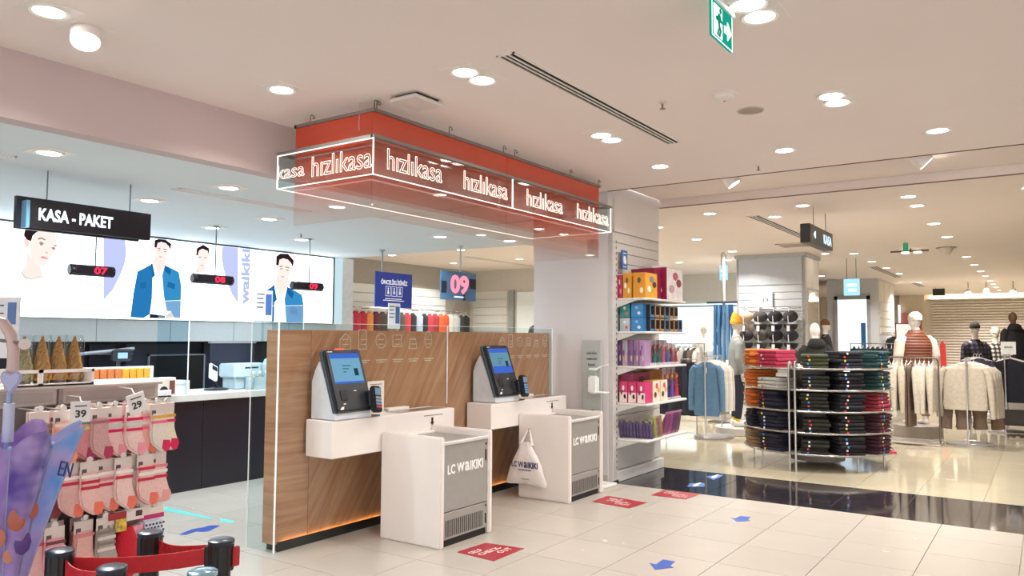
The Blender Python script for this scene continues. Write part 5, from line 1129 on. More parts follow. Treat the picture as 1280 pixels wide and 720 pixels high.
def doll(x, y, z, h_, hair, dress, lb, skin='e0b8a4'):
    o = thing('doll_pack', lb, 'doll', (x, y, z))
    part('back_card', B().box(x-.05, x+.05, y+.03, y+.04, z, z+h_), mat('c9b6bd', .5, var=.2, scale=25), o)
    part('base_tray', B().box(x-.05, x+.05, y-.04, y+.04, z, z+.03), mat('e9dfe0', .5), o, .004)
    s = h_/.3
    part('doll_dress', B().ell([((x, y, z+.03), .038*s, .028*s), ((x, y, z+.09*s), .03*s, .022*s), ((x, y, z+.15*s), .017*s, .014*s), ((x, y, z+.185*s), .024*s, .015*s), ((x, y, z+.2*s), .01*s, .01*s)], 10), mat(dress, .6), o, smooth=True)
    part('doll_head', B().ball((x, y, z+.222*s), .017*s, .018*s, .022*s, 10, 6), mat(skin, .5), o, smooth=True)
    part('doll_hair', B().ell([((x, y+.008, z+.15*s), .02*s, .01*s), ((x, y+.009, z+.2*s), .024*s, .013*s), ((x, y+.005, z+.235*s), .023*s, .019*s), ((x, y, z+.252*s), .008*s, .008*s)], 10), mat(hair, .7), o, smooth=True)
    part('clear_front', B().box(x-.05, x+.05, y-.042, y-.04, z, z+h_), glass('f3f3f6', 1.2), o)
for k, (hr, dr, h_) in enumerate((('c9a878', 'b06a90', .28), ('8a3f34', '1f7a66', .29), ('8a3f34', '1f7a66', .29), ('d8a0a8', 'cf5f8a', .28), ('c89a50', '3f6fb0', .27), ('6a4a3a', '9a4a60', .25), ('c8bfb8', 'b04a50', .24))):
    doll(8.15+k*.125, 3.72, z, h_, hr, dr, f'{ORD[k]} boxed doll from the left along the front of the third shelf')
boxed('white_bundle', 8.75, 8.95, 3.86, 4.0, z+.2, z+.29, 'ded9d4', None, 'white folded bundle behind the dolls on the third shelf', 'bundle')
z = SZ[3]
for k in range(3):
    y1_ = 4.0-k*.11
    boxed('craft_box', 7.94, 8.12, y1_-.10, y1_, z, z+.235, 'd03f74' if k != 1 else 'c83468', None, f'{ORD[k]} pink and white craft box from the wall on the fourth shelf', sideart=['f0e6e4', 'f3ecea', '8a3a60'])
    part('white_half', B().box(7.936, 7.94, y1_-.095, y1_-.005, z+.005, z+.115), mat('ecdcd6', .45), [o for o in COL.objects if o.name.startswith('craft_box')][-1])
for k in range(2):
    boxed('craft_box', 8.14+k*.21, 8.335+k*.21, 3.68, 3.80, z, z+.245, 'd8b060', 'ecdfd2', ('white craft box with red print at the front corner of the fourth shelf', 'white craft box with red print beside the orange-haired dolls')[k], art=['c8304a', 'd0505f', 'e0b050', '5a5a50'])
boxed('pink_carton', 7.98, 8.45, 3.86, 4.02, z, z+.33, '8f3a5a', '9a4062', 'dark pink carton standing behind the craft boxes', 'box', art=['b86a88', '6a2a44'])
for k, dr in enumerate(('2f4a8a', '7a5aa8', 'c83a5a')):
    doll(8.63+k*.135, 3.72, z, .37, 'c8763a', dr, f'{ORD[k]} orange-haired doll in a box from the left on the fourth shelf')
boxed('orange_display', 8.5, 9.0, 3.90, 4.0, z, z+.34, 'b8763f', 'c88a4a', 'orange display carton behind the orange-haired dolls', 'box')
z = SZ[4]
def pouch(x, y, z, w_, h_, c, lb, lean=.10, ax='x', top='8a8a5a'):
    o = thing('toy_pouch', lb, 'toy pouch', (x, y, z))
    def R(q, hw, th, sh):
        return [Vector((x+sh+a*th, y+b_*hw, z+q)) if ax == 'x' else Vector((x+a*hw, y+sh+b_*th, z+q)) for a, b_ in ((-1,-1),(1,-1),(1,1),(-1,1))]
    part('pouch_body', B().rings([R(0, w_/2, .02, 0), R(.03, w_/2, .026, -lean*.1), R(h_*.6, w_/2*.96, .018, -lean*.6), R(h_*.93, w_/2*.92, .005, -lean)]), mat(c, .4, var=.35, scale=26), o, .006)
    part('header_strip', B().rings([R(h_*.9, w_/2*.93, .006, -lean*.95), R(h_, w_/2*.9, .005, -lean*1.05)]), mat(top, .4), o)
for k in range(10):
    pouch(8.02+k*.008, 4.0-k*.036, z, .034, .20+.02*(k % 2), '4f4468' if k % 3 else '5f4a72', f'{ORD[k]} slim purple pouch from the wall on the bottom shelf', .05, 'y' if False else 'x', '8f8a70' if k < 8 else 'a8b84a')
for k in range(3):
    pouch(8.2+k*.075, 3.69, z, .07, .24, ['8a8a4a', '7a4f6a', '8f6a3f'][k], f'{ORD[k]} patterned pouch from the corner along the front of the bottom shelf', .0, 'y', ['a8b84a', 'c88a4a', '6a8ab0'][k])
for k in range(4):
    pouch(8.5+k*.12, 3.72, z, .11, .27, ['7a3f6a', '8f3f6f', '5f3a6a', '6a4a52'][k], f'{ORD[k]} large pink and purple pouch from the left on the bottom shelf', .06, 'y', 'b87aa0')
    part('pink_label', B().box(8.46+k*.12, 8.54+k*.12, 3.694, 3.70, z+.01, z+.05), mat('e05a8a', .5), [o for o in COL.objects if o.name.startswith('toy_pouch')][-1])
# ------------------------------------------------------------------ sales floor: round folded-clothes stand
RC = Vector((10.73, 2.53, 0)); TZ = [.208, .467, .727, .985, 1.245]
STL = mat('b9b6b2', .25, .7)
t = thing('round_stand', 'round five-tier metal stand stacked with folded sweaters', 'display stand', RC)
for z in TZ:
    part('tier', B().lathe([(.34, z-.012), (.9, z-.012), (.915, z-.006), (.9, z), (.34, z)], RC, 48, cap=False), mat('d6d2cc', .3, .15), t, smooth=True)
    part('tier_rim', B().tube([RC+Vector((.912*math.cos(a*PI/24), .912*math.sin(a*PI/24), z+.006)) for a in range(49)], .007, 6), STL, t, smooth=True)
part('core', B().lathe([(.34, .05), (.34, 1.24)], RC, 24), mat('8f8a84', .5), t, smooth=True)
va = math.atan2(-2.53, -10.73)
def PT(deg, r_, z): a = va+math.radians(deg); return RC+Vector((r_*math.cos(a), r_*math.sin(a), z))
for dg in (-19.5, -15):
    part('front_post', B().tube([PT(dg, .935, 0), PT(dg, .935, 1.28), PT(dg, .92, 1.315), PT(dg, .89, 1.33), PT(dg, .85, 1.31), PT(dg, .84, 1.26)], .013, 8), STL, t, smooth=True)
for dg in (115, 180, -115):
    part('rim_post', B().cyl(PT(dg, .9, 0), PT(dg, .9, 1.25), .01, n=8), STL, t)
for dg in (35, -55, 78): part('foot', B().cyl(PT(dg, .8, 0), PT(dg, .8, .2), .012, n=8), STL, t)
def fold_mesh(wd, dp, h_):
    # folded garment: outer edge (towards -X local) is a rounded fold
    pr_ = [(-dp/2+h_*.5-h_*.5*math.cos(a*PI/6-PI/2+PI/2)*1.0, 0) for a in range(1)]
    sec = [(dp/2, 0), (dp/2, h_)]+[(-dp/2+h_*.5-h_*.5*math.sin(a*PI/5), h_*.5+h_*.5*math.cos(a*PI/5)) for a in range(6)]
    ws = [-wd/2, -wd/2+.02, 0, wd/2-.02, wd/2]; sc = [.72, 1, 1.04, 1, .72]
    rs = []
    for y, s in zip(ws, sc):
        rs.append([Vector((x, y, h_/2+(zz-h_/2)*s)) for x, zz in sec])
    return B().rings(rs)
def fold_copy(me_cache={}):
    return me_cache
FM = [fold_mesh(.31, .36, .046), fold_mesh(.29, .34, .042), fold_mesh(.32, .36, .048)]
FMESH = {}
def fold_me(k, c):
    if (k, c) not in FMESH:
        b = B(); b.v = [p.copy() for p in FM[k].v]; b.f = list(FM[k].f)
        me = b.mesh('folded_sweater', smooth=True); me.materials.append(mat(c, .9, var=.14, scale=30, bump=.25)); FMESH[(k, c)] = me
    return FMESH[(k, c)]
stm = B().box(-.004, .001, -.011, .011, -.012, .012).mesh('size_sticker')
STK = ['d8d4cc', 'c83a3a', '3f7fc8', 'd8c84a', 'e8e8e8']
ANG = [-72, -40, -1, 27, 62]
ANW = ['far left', 'left of the front post', 'right of the front post', 'front right', 'far right']
CT = {  # top tier first: colour and count per stack
 4: [('c9702a', 'orange', 5), ('b03350', 'crimson', 5), ('3a3f2a', 'olive', 4), ('17171f', 'black', 5), ('1f3d3e', 'dark teal', 5)],
 3: [('c56a28', 'orange', 5), ('b9b8b2', 'pale grey', 3), ('20231f', 'charcoal', 4), ('14141b', 'black', 5), ('1d3b3d', 'dark teal', 5)],
 2: [('c9692a', 'orange', 5), ('1b1d2e', 'navy', 5), ('1c1e1a', 'black', 5), ('171822', 'navy black', 5), ('8a2a36', 'red', 5)],
 1: [('1a1b26', 'navy black', 5), ('1a1c2e', 'navy', 5), ('20221c', 'dark olive', 4), ('131318', 'black', 5), ('43202c', 'maroon', 5)],
 0: [('8f755a', 'tan', 5), ('1b1d30', 'navy', 5), ('1f211c', 'charcoal', 4), ('14141c', 'black', 5), ('3f1f2c', 'dark maroon', 5)]}
TN = ['bottom', 'second lowest', 'middle', 'second highest', 'top']
random.seed(21)
SM = {}
for ti, row in CT.items():
    for ai, (c, cn, n) in enumerate(row):
        zz = TZ[ti]
        for k in range(n):
            kk = random.choice((0, 0, 1, 2)); h_ = (.046, .042, .048)[kk]*.98
            a = va+math.radians(ANG[ai]+random.uniform(-1.2, 1.2)); r_ = .715+random.uniform(-.012, .012)
            p = RC+Vector((r_*math.cos(a), r_*math.sin(a), zz))
            me = fold_me(kk, c)
            o = bpy.data.objects.new('folded_sweater', me); COL.objects.link(o); o.location = p; o.rotation_euler = (0, 0, a+PI+random.uniform(-.05, .05)); o.scale = (1, 1, .98)
            tag(o, f'{cn} folded sweater, {ORD[n-1-k]} from top, {ANW[ai]} stack, {TN[ti]} tier', 'sweater', 'folded sweaters on the round stand')
            sc_ = random.choice(STK)
            if sc_ not in SM:
                m2 = stm.copy(); m2.materials.append(mat(sc_, .5)); SM[sc_] = m2
            s = bpy.data.objects.new('size_sticker', SM[sc_]); COL.objects.link(s); s.parent = o; s.location = (-.181, .07, .023)
            zz += h_
solo('dropped_tag', B().box(-.06, .06, -.04, .04, 0, .03).rz(.4).mv(10.62, 1.62, .208), mat('b8304f', .7), 'pink garment end sticking out at the right of the lowest tier', 'garment', loc=(10.62, 1.62, .208))

# ------------------------------------------------------------------ hanging garments
def garment_b(w_=.5, h_=.62, th=.055, sleeve=.55, flare=1.0, waves=0):
    n = 18; b = B(); rs = []
    prof = [(0, .16), (-.03, .24), (-.06, .46), (-.1, .5), (-.2, .47), (-h_*.6, .46*flare), (-h_*.9, .47*flare), (-h_, .45*flare)]
    for z, f in prof:
        hw = w_*f; rs.append([Vector((hw*math.cos(2*PI*i/n), (th if z < -.05 else th*.6)*.5*math.sin(2*PI*i/n)*(1+waves*math.sin(i*2.1+z*9)), z)) for i in range(n)])
    b.rings(rs)
    if sleeve:
        for s in (-1, 1):
            b.tube([(s*w_*.40, 0, -.07), (s*w_*.50, .0, -.14), (s*w_*.56, -.005, -.14-sleeve*.45), (s*w_*.58, -.01, -.1-sleeve)], [.045, .055, .045, .032], 10)
    return b
def hanger_b(w_=.4):
    return B().tube([(-w_/2, 0, -.055), (-.02, 0, .0), (0, 0, .012), (.02, 0, 0), (w_/2, 0, -.055)], .007, 5).tube([(0, 0, .01), (0, 0, .05), (.02, 0, .07), (.035, 0, .055)], .003, 5)
GCACHE = {}
HME = hanger_b().mesh('hanger'); HME.materials.append(mat('d8d4ce', .4))
def hang(loc, rz, c, lb, cat='garment', group=None, name='hanging_sweatshirt', kw=None, key='a', tagc=None):
    kw = kw or {}
    if (key, c) not in GCACHE:
        me = garment_b(**kw).mesh(name, smooth=True); me.materials.append(mat(c, .9, var=.1, scale=22, bump=.25)); GCACHE[(key, c)] = me
    o = thing(name, lb, cat, loc, group, rz, True)
    p = bpy.data.objects.new('fabric', GCACHE[(key, c)]); COL.objects.link(p); p.parent = o; p.location = (0, 0, -.02)
    h = bpy.data.objects.new('hanger', HME); COL.objects.link(h); h.parent = o
    if tagc: part('price_tag', B().box(-.018, .018, -.036, -.032, -.2, -.11), mat(tagc, .5), o)
    return o
NX = -PI/2   # turns a garment to face -X
def tstand(x0, x1, y, z, lb, base=(.3, .26), y1=None, arm='x'):
    t = thing('clothes_stand', lb, 'clothes rack', (x0, y, 0))
    part('post', B().tube([(x0, y, .03), (x0, y, z-.04), (x0+.02, y, z), (x0+.06, y, z)], .012, 8).cyl((x0+.05, y, z), (x1, y, z), .011, n=8).cyl((x1, y, .03), (x1, y, z), .012, n=8), STL, t, smooth=True)
    part('base', B().ell([(((x0+x1)/2, y, 0), base[0], base[1]), (((x0+x1)/2, y, .025), base[0], base[1]), (((x0+x1)/2, y, .035), base[0]*.94, base[1]*.94)], 24), mat('a5a09a', .35, .4), t, smooth=True)
    return t
tstand(12.0, 12.75, 4.52, 1.32, 'metal clothes stand holding the blue sweatshirt', (.42, .3))
hang((12.08, 4.53, 1.245), NX, '5b7f9e', 'washed blue sweatshirt hanging at the front of the stand by the toy shelves', kw=dict(w_=.46, h_=.86, sleeve=.68), key='den', tagc='e8dcd8')
for k in range(4):
    hang((12.17+k*.075, 4.51-.012*k, 1.245), NX, ['c9c6bf', 'bfbcb4', 'd6d3cc', 'c4bdb0', 'cfcac2'][k], f'{ORD[k]} pale grey top behind the blue sweatshirt on the same stand', kw=dict(w_=.46, h_=.84, sleeve=.68), key='gry', group='pale tops behind the blue sweatshirt')
# rectangular rack with white and brown garments seen edge-on
t = thing('clothes_rack', 'dark metal frame rack with cream and brown garments seen edge-on', 'clothes rack', (13.55, 1.77, 0))
DK = mat('6a625c', .3, .6)
part('frame', B().tube([(13.55, 2.15, .02), (13.55, 2.15, 1.26), (13.55, 2.13, 1.31), (13.55, 2.07, 1.33), (13.55, 1.47, 1.33), (13.55, 1.41, 1.31), (13.55, 1.39, 1.26), (13.55, 1.39, .02)], .013, 8), DK, t, smooth=True)
part('base', B().box(13.35, 13.9, 1.37, 2.17, 0, .02), mat('a79c8f', .4), t, .005)
part('foot_plate', B().ell([((13.6, 1.8, .02), .3, .42), ((13.6, 1.8, .035), .3, .42)], 24), mat('b0a89c', .4), t)
cs = ['b8afa0', 'beb6a8', 'bcb3a3', 'b7ac9a', '7a6656', '6f5c50', 'bfb7a9', 'bab1a1', 'c0b8aa', 'b5ab9a', 'beb5a5']
for k in range(11):
    y = 2.08-k*.062
    br = k in (4, 5)
    hang((13.57, y, 1.265), .12*math.sin(k*2.3), cs[k], f'{ORD[k]} garment from the left on the dark frame rack', kw=dict(w_=.5, h_=.98 if br else .74, sleeve=0 if br else .66, th=.06), key='br' if br else 'cr')
# cream sweaters facing the camera
tstand(13.62, 14.2, 1.03, 1.33, 'metal clothes stand holding the cream sweaters', (.3, .32))
hang((13.72, 1.06, 1.262), NX, 'bdb3a3', 'cream sweater facing forward on the clothes stand', kw=dict(w_=.62, h_=.70, sleeve=.72, th=.08), key='cf')
for k in range(3):
    hang((13.84+k*.12, 1.02-.03*k, 1.262), NX+.05, 'b9af9f', f'{ORD[k]} cream sweater behind the front one on the clothes stand', kw=dict(w_=.62, h_=.70, sleeve=.72, th=.08), key='cf', group='cream sweaters behind the front one')
def trousers_b(h_=.95):
    b = B()
    for s in (-1, 1):
        b.tube([(s*.075, 0, -.02), (s*.095, 0, -.3*h_), (s*.11, 0, -.65*h_), (s*.125, 0, -h_)], [.085, .09, .085, .095], 12)
    b.ell([((0, 0, -.16), .15, .06), ((0, 0, .0), .15, .055)], 14)
    return b
def trousers(loc, rz, c, lb, h_=.95, group=None):
    if ('tr', c, h_) not in GCACHE:
        b = trousers_b(h_); b.v = [Vector((p.x, p.y*.55, p.z)) for p in b.v]
        me = b.mesh('trousers', smooth=True); me.materials.append(mat(c, .9, var=.12, scale=25)); GCACHE[('tr', c, h_)] = me
    o = thing('hanging_trousers', lb, 'trousers', loc, group, rz, True)
    p = bpy.data.objects.new('fabric', GCACHE[('tr', c, h_)]); COL.objects.link(p); p.parent = o
    part('waistband', B().ell([((0, 0, -.035), .155, .033), ((0, 0, .005), .155, .032)], 14), mat(c, .8, var=.02, key='wb'), o)
    return o
for k in range(3):
    trousers((13.8+k*.14, 1.22-.22*k, .70), NX+.15*(k-1), ['6d5a4e', '7a6658', '75604f'][k], f'{ORD[k]} brown pair of trousers hanging below the cream sweaters', .46)
# dark patterned rack at the right
tstand(15.9, 16.5, .62, 1.36, 'metal clothes stand with dark tops near the right edge', (.3, .3))
hang((15.98, .55, 1.29), NX, '1b1a26', 'black top facing forward on the right-hand clothes stand', kw=dict(w_=.56, h_=.74, sleeve=.66), key='bk')
for k in range(3):
    hang((15.7+k*.1, .98+.05*k, 1.3), NX+.4, ['3a3348', '2d2838', '453a55'][k], f'{ORD[k]} dark purple patterned top left of the black top', kw=dict(w_=.4, h_=.7, sleeve=.5), key='pp')
for k in range(5):
    hang((16.1+k*.1, .55, 1.29), NX, '2a2632', f'{ORD[k]} dark top hanging behind the black one on the right-hand stand', kw=dict(w_=.56, h_=.74, sleeve=.66), key='bk2')
t = thing('price_card', 'tall white price card above the right-hand clothes stand', 'price card', (15.92, .56, 1.36))
part('card', B().box(15.915, 15.925, .45, .67, 1.36, 1.58), mat('d8d8d4', .4), t)
part('printed_line', B().box(15.912, 15.915, .5, .62, 1.47, 1.5), mat('8a8a88', .4), t)
part('clip', B().cyl((15.92, .56, 1.335), (15.92, .56, 1.37), .008, n=6), STL, t)
t = thing('bench', 'dark padded bench on thin legs at the right edge', 'bench', (15.6, .3, 0))
part('seat', B().box(15.3, 15.9, -.4, .68, .2, .42), mat('2b2624', .5), t, .02, seg=2)
for x in (15.36, 15.84):
    for y in (-.34, .62): part('leg', B().cyl((x, y, 0), (x, y, .2), .015, n=8), STL, t)
part('lower_shelf', B().box(15.34, 15.86, -.36, .64, .06, .075), mat('8f877d', .4), t)
# rack and dark clothes against far column, jeans display
t = thing('garment_rail', 'low metal rail of dark tops beside the second column', 'clothes rack', (20.5, 3.4, 0))
part('frame', B().tube([(20.5, 4.0, 0), (20.5, 4.0, 1.5), (20.5, 2.6, 1.5), (20.5, 2.6, 0)], .015, 8), STL, t)
for k in range(12):
    hang((20.5, 3.92-k*.105, 1.44), .1*math.sin(k), ['1f1f24', '2a2a30', '26242a', '3a3a40'][k % 4], f'{ORD[k]} dark top from the left on the low rail beside the second column', kw=dict(w_=.5, h_=.7, sleeve=.6), key='fr')
t = thing('garment_rail', 'high metal rail of dark tops on the side of the second column', 'clothes rack', (24.3, 3.5, 0))
part('frame', B().tube([(23.4, 3.74, 1.78), (23.4, 3.45, 1.78), (25.4, 3.45, 1.78), (25.4, 3.74, 1.78)], .015, 8).tube([(23.4, 3.74, 1.12), (23.4, 3.45, 1.12), (25.4, 3.45, 1.12), (25.4, 3.74, 1.12)], .015, 8), STL, t)
for k in range(16):
    r_ = k % 2
    hang((23.5+(k//2)*.24, 3.45, 1.7-r_*.62), PI/2+.1, ['1f1f24', '2a2a30', '26242a', '3a3a40'][k % 4], f'{ORD[k//2]} dark top from the front on the {("upper", "lower")[r_]} bar of the second column', kw=dict(w_=.34, h_=.5, sleeve=.4), key='fs')
# jeans hung on a tall stand left of the cap column
t = thing('jeans_stand', 'tall dark stand with hanging blue jeans left of the cap column', 'clothes rack', (14.6, 5.35, 0))
part('crossbar', B().box(14.58, 14.62, 4.85, 5.45, 2.28, 2.32), mat('3a4450', .4), t)
part('post', B().cyl((14.62, 5.12, 0), (14.62, 5.12, CH-.004), .03, n=10), mat('a8a59f', .4), t)
part('base', B().box(14.45, 14.8, 4.85, 5.4, 0, .03), mat('6a6866', .4), t)
for k in range(4):
    trousers((14.5+.03*(k % 2), 5.22-.085*k, 2.25), NX, ['4f83b4', '35588a', '6c9cc8', '3f6a9c'][k], f'{ORD[k]} pair of blue jeans from the left on the tall stand', 1.05).scale = (.36, .8, 1)
# caps on the column
def cap(loc, c, lb, key):
    o = thing('cap', lb, 'cap', loc, None, 0, True); o.scale = (1.35, 1.35, 1.35)
    if ('cap', c) not in GCACHE:
        me = B().rings([[Vector((-.10*math.cos(t_)*math.cos(2*PI*i/14)*.9, .105*math.cos(t_)*math.sin(2*PI*i/14), .12*math.sin(t_))) for i in range(14)] for t_ in (0, .3, .6, .9, 1.2, 1.45)]).xf(Matrix.Rotation(-1.0, 4, 'Y')).mesh('crown', smooth=True); me.materials.append(mat(c, .85, var=.12))
        vz = B().prism([(.1*math.cos(a*PI/8)*1.0, .1*math.sin(a*PI/8)-.0) for a in range(9)], 'z', 0, .006).xf(Matrix.Rotation(-PI/2, 4, 'Z')).xf(Matrix.Rotation(1.3, 4, 'Y')).mesh('visor', .002); vz.materials.append(mat(c, .8, key='visor'))
        GCACHE[('cap', c)] = (me, vz)
    for n, me, of in (('crown', GCACHE[('cap', c)][0], (-.05, 0, 0)), ('visor', GCACHE[('cap', c)][1], (-.07, 0, -.1))):
        p = bpy.data.objects.new(n, me); COL.objects.link(p); p.parent = o; p.location = of
    part('tag', B().box(-.19, -.185, -.02, .02, -.2, -.12), mat('d8d8d8', .5), o)
    part('hook', B().cyl((.05, 0, .13), (-.16, 0, .14), .006, n=6), STL, o)
    part('strap', B().tube([(-.12, 0, .13), (-.16, .01, .0), (-.17, 0, -.1)], .006, 5), mat('c9c9c9', .5), o)
    return o
ccol = ['c9ab92', '4a4746', '26262b', '3a3638', '57504c', '1f1f24', '2a2c34', '5a5653']
for r_ in range(3):
    for k in range(4):
        cap((15.28, 4.88-k*.285, 2.02-r_*.36), ccol[(r_*3+k) % 8], f'{ORD[k]} cap from the left in the {("top", "middle", "lowest")[r_]} row on the slat column', 'c')
t = thing('cap_rail', 'thin metal rail on the column from which the caps hang', 'rail', (15.34, 4.45, 2.16))
part('bar', B().cyl((15.33, 5.02, 2.2), (15.33, 3.86, 2.2), .01, n=8), STL, t)
t = thing('price_card', 'white price card reading 39 on the slat column above the caps', 'price card', (15.33, 4.55, 2.23))
part('card', B().box(15.325, 15.335, 4.40, 4.68, 2.23, 2.53), mat('e3e4e6', .45), t)
text('39', .14, mat('4a4a50', .5), t, (15.322, 4.54, 2.36), FACE_NX, height=.09)
part('clip', B().box(15.335, 15.38, 4.52, 4.56, 2.24, 2.26), STL, t)

# ------------------------------------------------------------------ mannequins
def remesh(b, vox, name, smooth_it=4):
    me = b.mesh(name); o = bpy.data.objects.new('tmp', me); COL.objects.link(o)
    m = o.modifiers.new('r', 'REMESH'); m.mode = 'VOXEL'; m.voxel_size = vox; m.use_smooth_shade = True
    s = o.modifiers.new('s', 'SMOOTH'); s.factor = .5; s.iterations = smooth_it
    dg = bpy.context.evaluated_depsgraph_get(); r = bpy.data.meshes.new_from_object(o.evaluated_get(dg))
    bpy.data.objects.remove(o); bpy.data.meshes.remove(me); r.name = name
    return r
def body_b(lower=True, head=True):
    b = B()
    b.ell([((0, 0, .86), .15, .1), ((0, 0, .95), .165, .11), ((0, 0, 1.08), .14, .095), ((0, 0, 1.22), .15, .105), ((0, 0, 1.36), .175, .112), ((0, .005, 1.45), .165, .095), ((0, .01, 1.50), .08, .07), ((0, .01, 1.54), .055, .058), ((0, .005, 1.62), .052, .056)], 18)
    for s in (-1, 1):
        b.tube([(s*.16, .0, 1.44), (s*.215, .01, 1.36), (s*.245, .025, 1.14), (s*.25, -.01, .93), (s*.25, -.02, .89)], [.06, .056, .044, .03, .026], 12)
        b.tube([(s*.25, -.02, .90), (s*.25, -.03, .84), (s*.248, -.04, .79)], [.026, .036, .022], 10)
        for q in range(4): b.tube([(s*.25, -.055+.018*q-.01, .81), (s*.246, -.06+.018*q-.01, .745+.008*abs(q-1.5))], [.011, .009], 8)
        b.tube([(s*.245, -.055, .86), (s*.225, -.08, .81)], [.012, .01], 8)
        if lower:
            b.tube([(s*.085, 0, .93), (s*.1, .0, .72), (s*.1, -.005, .5), (s*.1, .02, .28), (s*.1, .03, .09), (s*.1, .03, .04)], [.1, .085, .056, .056, .038, .04], 14)
            b.rings([[Vector((s*.1+.04*math.cos(2*PI*i/12)*w_, y, z+.035*math.sin(2*PI*i/12)*h_)) for i in range(12)] for y, z, w_, h_ in ((.075, .04, .7, 1), (.03, .045, 1, 1.2), (-.06, .035, 1.1, .9), (-.13, .028, 1.05, .7), (-.165, .022, .6, .5))])
    if head:
        b.ball((0, -.005, 1.715), .076, .094, .122, 16, 10)
        b.ball((0, -.10, 1.70), .012, .02, .022, 8, 5)
        b.ball((0, -.085, 1.64), .03, .02, .02, 8, 5)
        for s in (-1, 1): b.ball((s*.076, .01, 1.71), .01, .018, .03, 8, 5); b.ball((s*.03, -.083, 1.735), .016, .012, .01, 8, 5)
    return b
def sweater_b(loose=1.0, hem=.84):
    b = B()
    b.ell([((0, 0, hem), .185*loose, .135*loose), ((0, 0, hem+.05), .2*loose, .15*loose), ((0, 0, 1.1), .19*loose, .145*loose), ((0, 0, 1.3), .198*loose, .14), ((0, .0, 1.43), .185, .115), ((0, .008, 1.50), .085, .08), ((0, .01, 1.525), .068, .07)], 20)
    for s in (-1, 1):
        b.tube([(s*.15, 0, 1.44), (s*.22, .01, 1.37), (s*.262, .03, 1.14), (s*.262, .0, .96), (s*.255, -.012, .90)], [.07, .074, .066, .056, .04], 14)
    return b
def pants_b():
    b = B(); b.ell([((0, 0, .80), .165, .12), ((0, 0, .9), .185, .13), ((0, 0, 1.02), .165, .115)], 18)
    for s in (-1, 1): b.tube([(s*.088, 0, .9), (s*.105, 0, .7), (s*.108, 0, .45), (s*.108, .02, .22), (s*.105, .025, .13)], [.105, .098, .078, .066, .056], 14)
    return b
BODY = remesh(body_b(), .014, 'body'); BODY_U = None
SWE = remesh(sweater_b(), .016, 'sweater'); PAN = remesh(pants_b(), .016, 'trousers'); JAC = remesh(sweater_b(1.16, .82), .018, 'jacket')
VEST = remesh(B().ell([((0, 0, .86), .2, .15), ((0, 0, .92), .225, .175), ((0, 0, 1.1), .215, .17), ((0, 0, 1.3), .225, .165), ((0, .0, 1.43), .2, .13), ((0, .008, 1.50), .12, .11), ((0, .01, 1.57), .085, .085)], 22), .018, 'vest', 3)
HOOD = remesh(B().ell([((0, .03, 1.42), .14, .11), ((0, .05, 1.48), .15, .12), ((0, .05, 1.54), .125, .1), ((0, .03, 1.58), .09, .08)], 18), .016, 'hood')
HATB = B().ell([((0, .005, 1.735), .087, .104), ((0, .005, 1.765), .088, .106), ((0, .006, 1.80), .085, .102), ((0, .01, 1.845), .066, .08), ((0, .015, 1.875), .03, .04)], 18)
HATP = B().ell([((0, .005, 1.725), .089, .106), ((0, .005, 1.77), .09, .108), ((0, .006, 1.775), .084, .102), ((0, .008, 1.83), .075, .09), ((0, .02, 1.89), .045, .055), ((0, .04, 1.925), .018, .02)], 18)
def use(me, m):
    r = me.copy(); r.materials.clear(); r.materials.append(m); return r
def plaid(c0, c1, name):
    m = bpy.data.materials.new(name); m.use_nodes = True; nt = m.node_tree; b = nt.nodes['Principled BSDF']
    tc = nt.nodes.new('ShaderNodeTexCoord'); w1 = nt.nodes.new('ShaderNodeTexWave'); w2 = nt.nodes.new('ShaderNodeTexWave'); w1.bands_direction = 'X'; w2.bands_direction = 'Z'
    for w_ in (w1, w2): w_.inputs['Scale'].default_value = 3.6; nt.links.new(tc.outputs['Object'], w_.inputs['Vector'])
    mu = nt.nodes.new('ShaderNodeMath'); mu.operation = 'ADD'; nt.links.new(w1.outputs['Fac'], mu.inputs[0]); nt.links.new(w2.outputs['Fac'], mu.inputs[1])
    rp = nt.nodes.new('ShaderNodeValToRGB'); rp.color_ramp.elements[0].position = .55; rp.color_ramp.elements[1].position = .9
    rp.color_ramp.elements[0].color = (*lin(c0), 1); rp.color_ramp.elements[1].color = (*lin(c1), 1)
    dv = nt.nodes.new('ShaderNodeMath'); dv.operation = 'MULTIPLY'; dv.inputs[1].default_value = .6; nt.links.new(mu.outputs[0], dv.inputs[0])
    nt.links.new(dv.outputs[0], rp.inputs[0]); nt.links.new(rp.outputs[0], b.inputs['Base Color']); b.inputs['Roughness'].default_value = .9
    return m
def puffer():
    m = mat('6e3c27', .6, var=.1, key='puff').copy(); nt = m.node_tree; b = nt.nodes['Principled BSDF']
    tc = nt.nodes.new('ShaderNodeTexCoord'); w1 = nt.nodes.new('ShaderNodeTexWave'); w1.bands_direction = 'Z'; w1.inputs['Scale'].default_value = 6.5; nt.links.new(tc.outputs['Object'], w1.inputs['Vector'])
    bp = nt.nodes.new('ShaderNodeBump'); bp.inputs['Strength'].default_value = .5; bp.inputs['Distance'].default_value = .012; nt.links.new(w1.outputs['Fac'], bp.inputs['Height']); nt.links.new(bp.outputs[0], b.inputs['Normal'])
    return m
SKINM = mat('cfc4b8', .5, var=.02); SKINW = mat('dedad4', .45, var=.02)
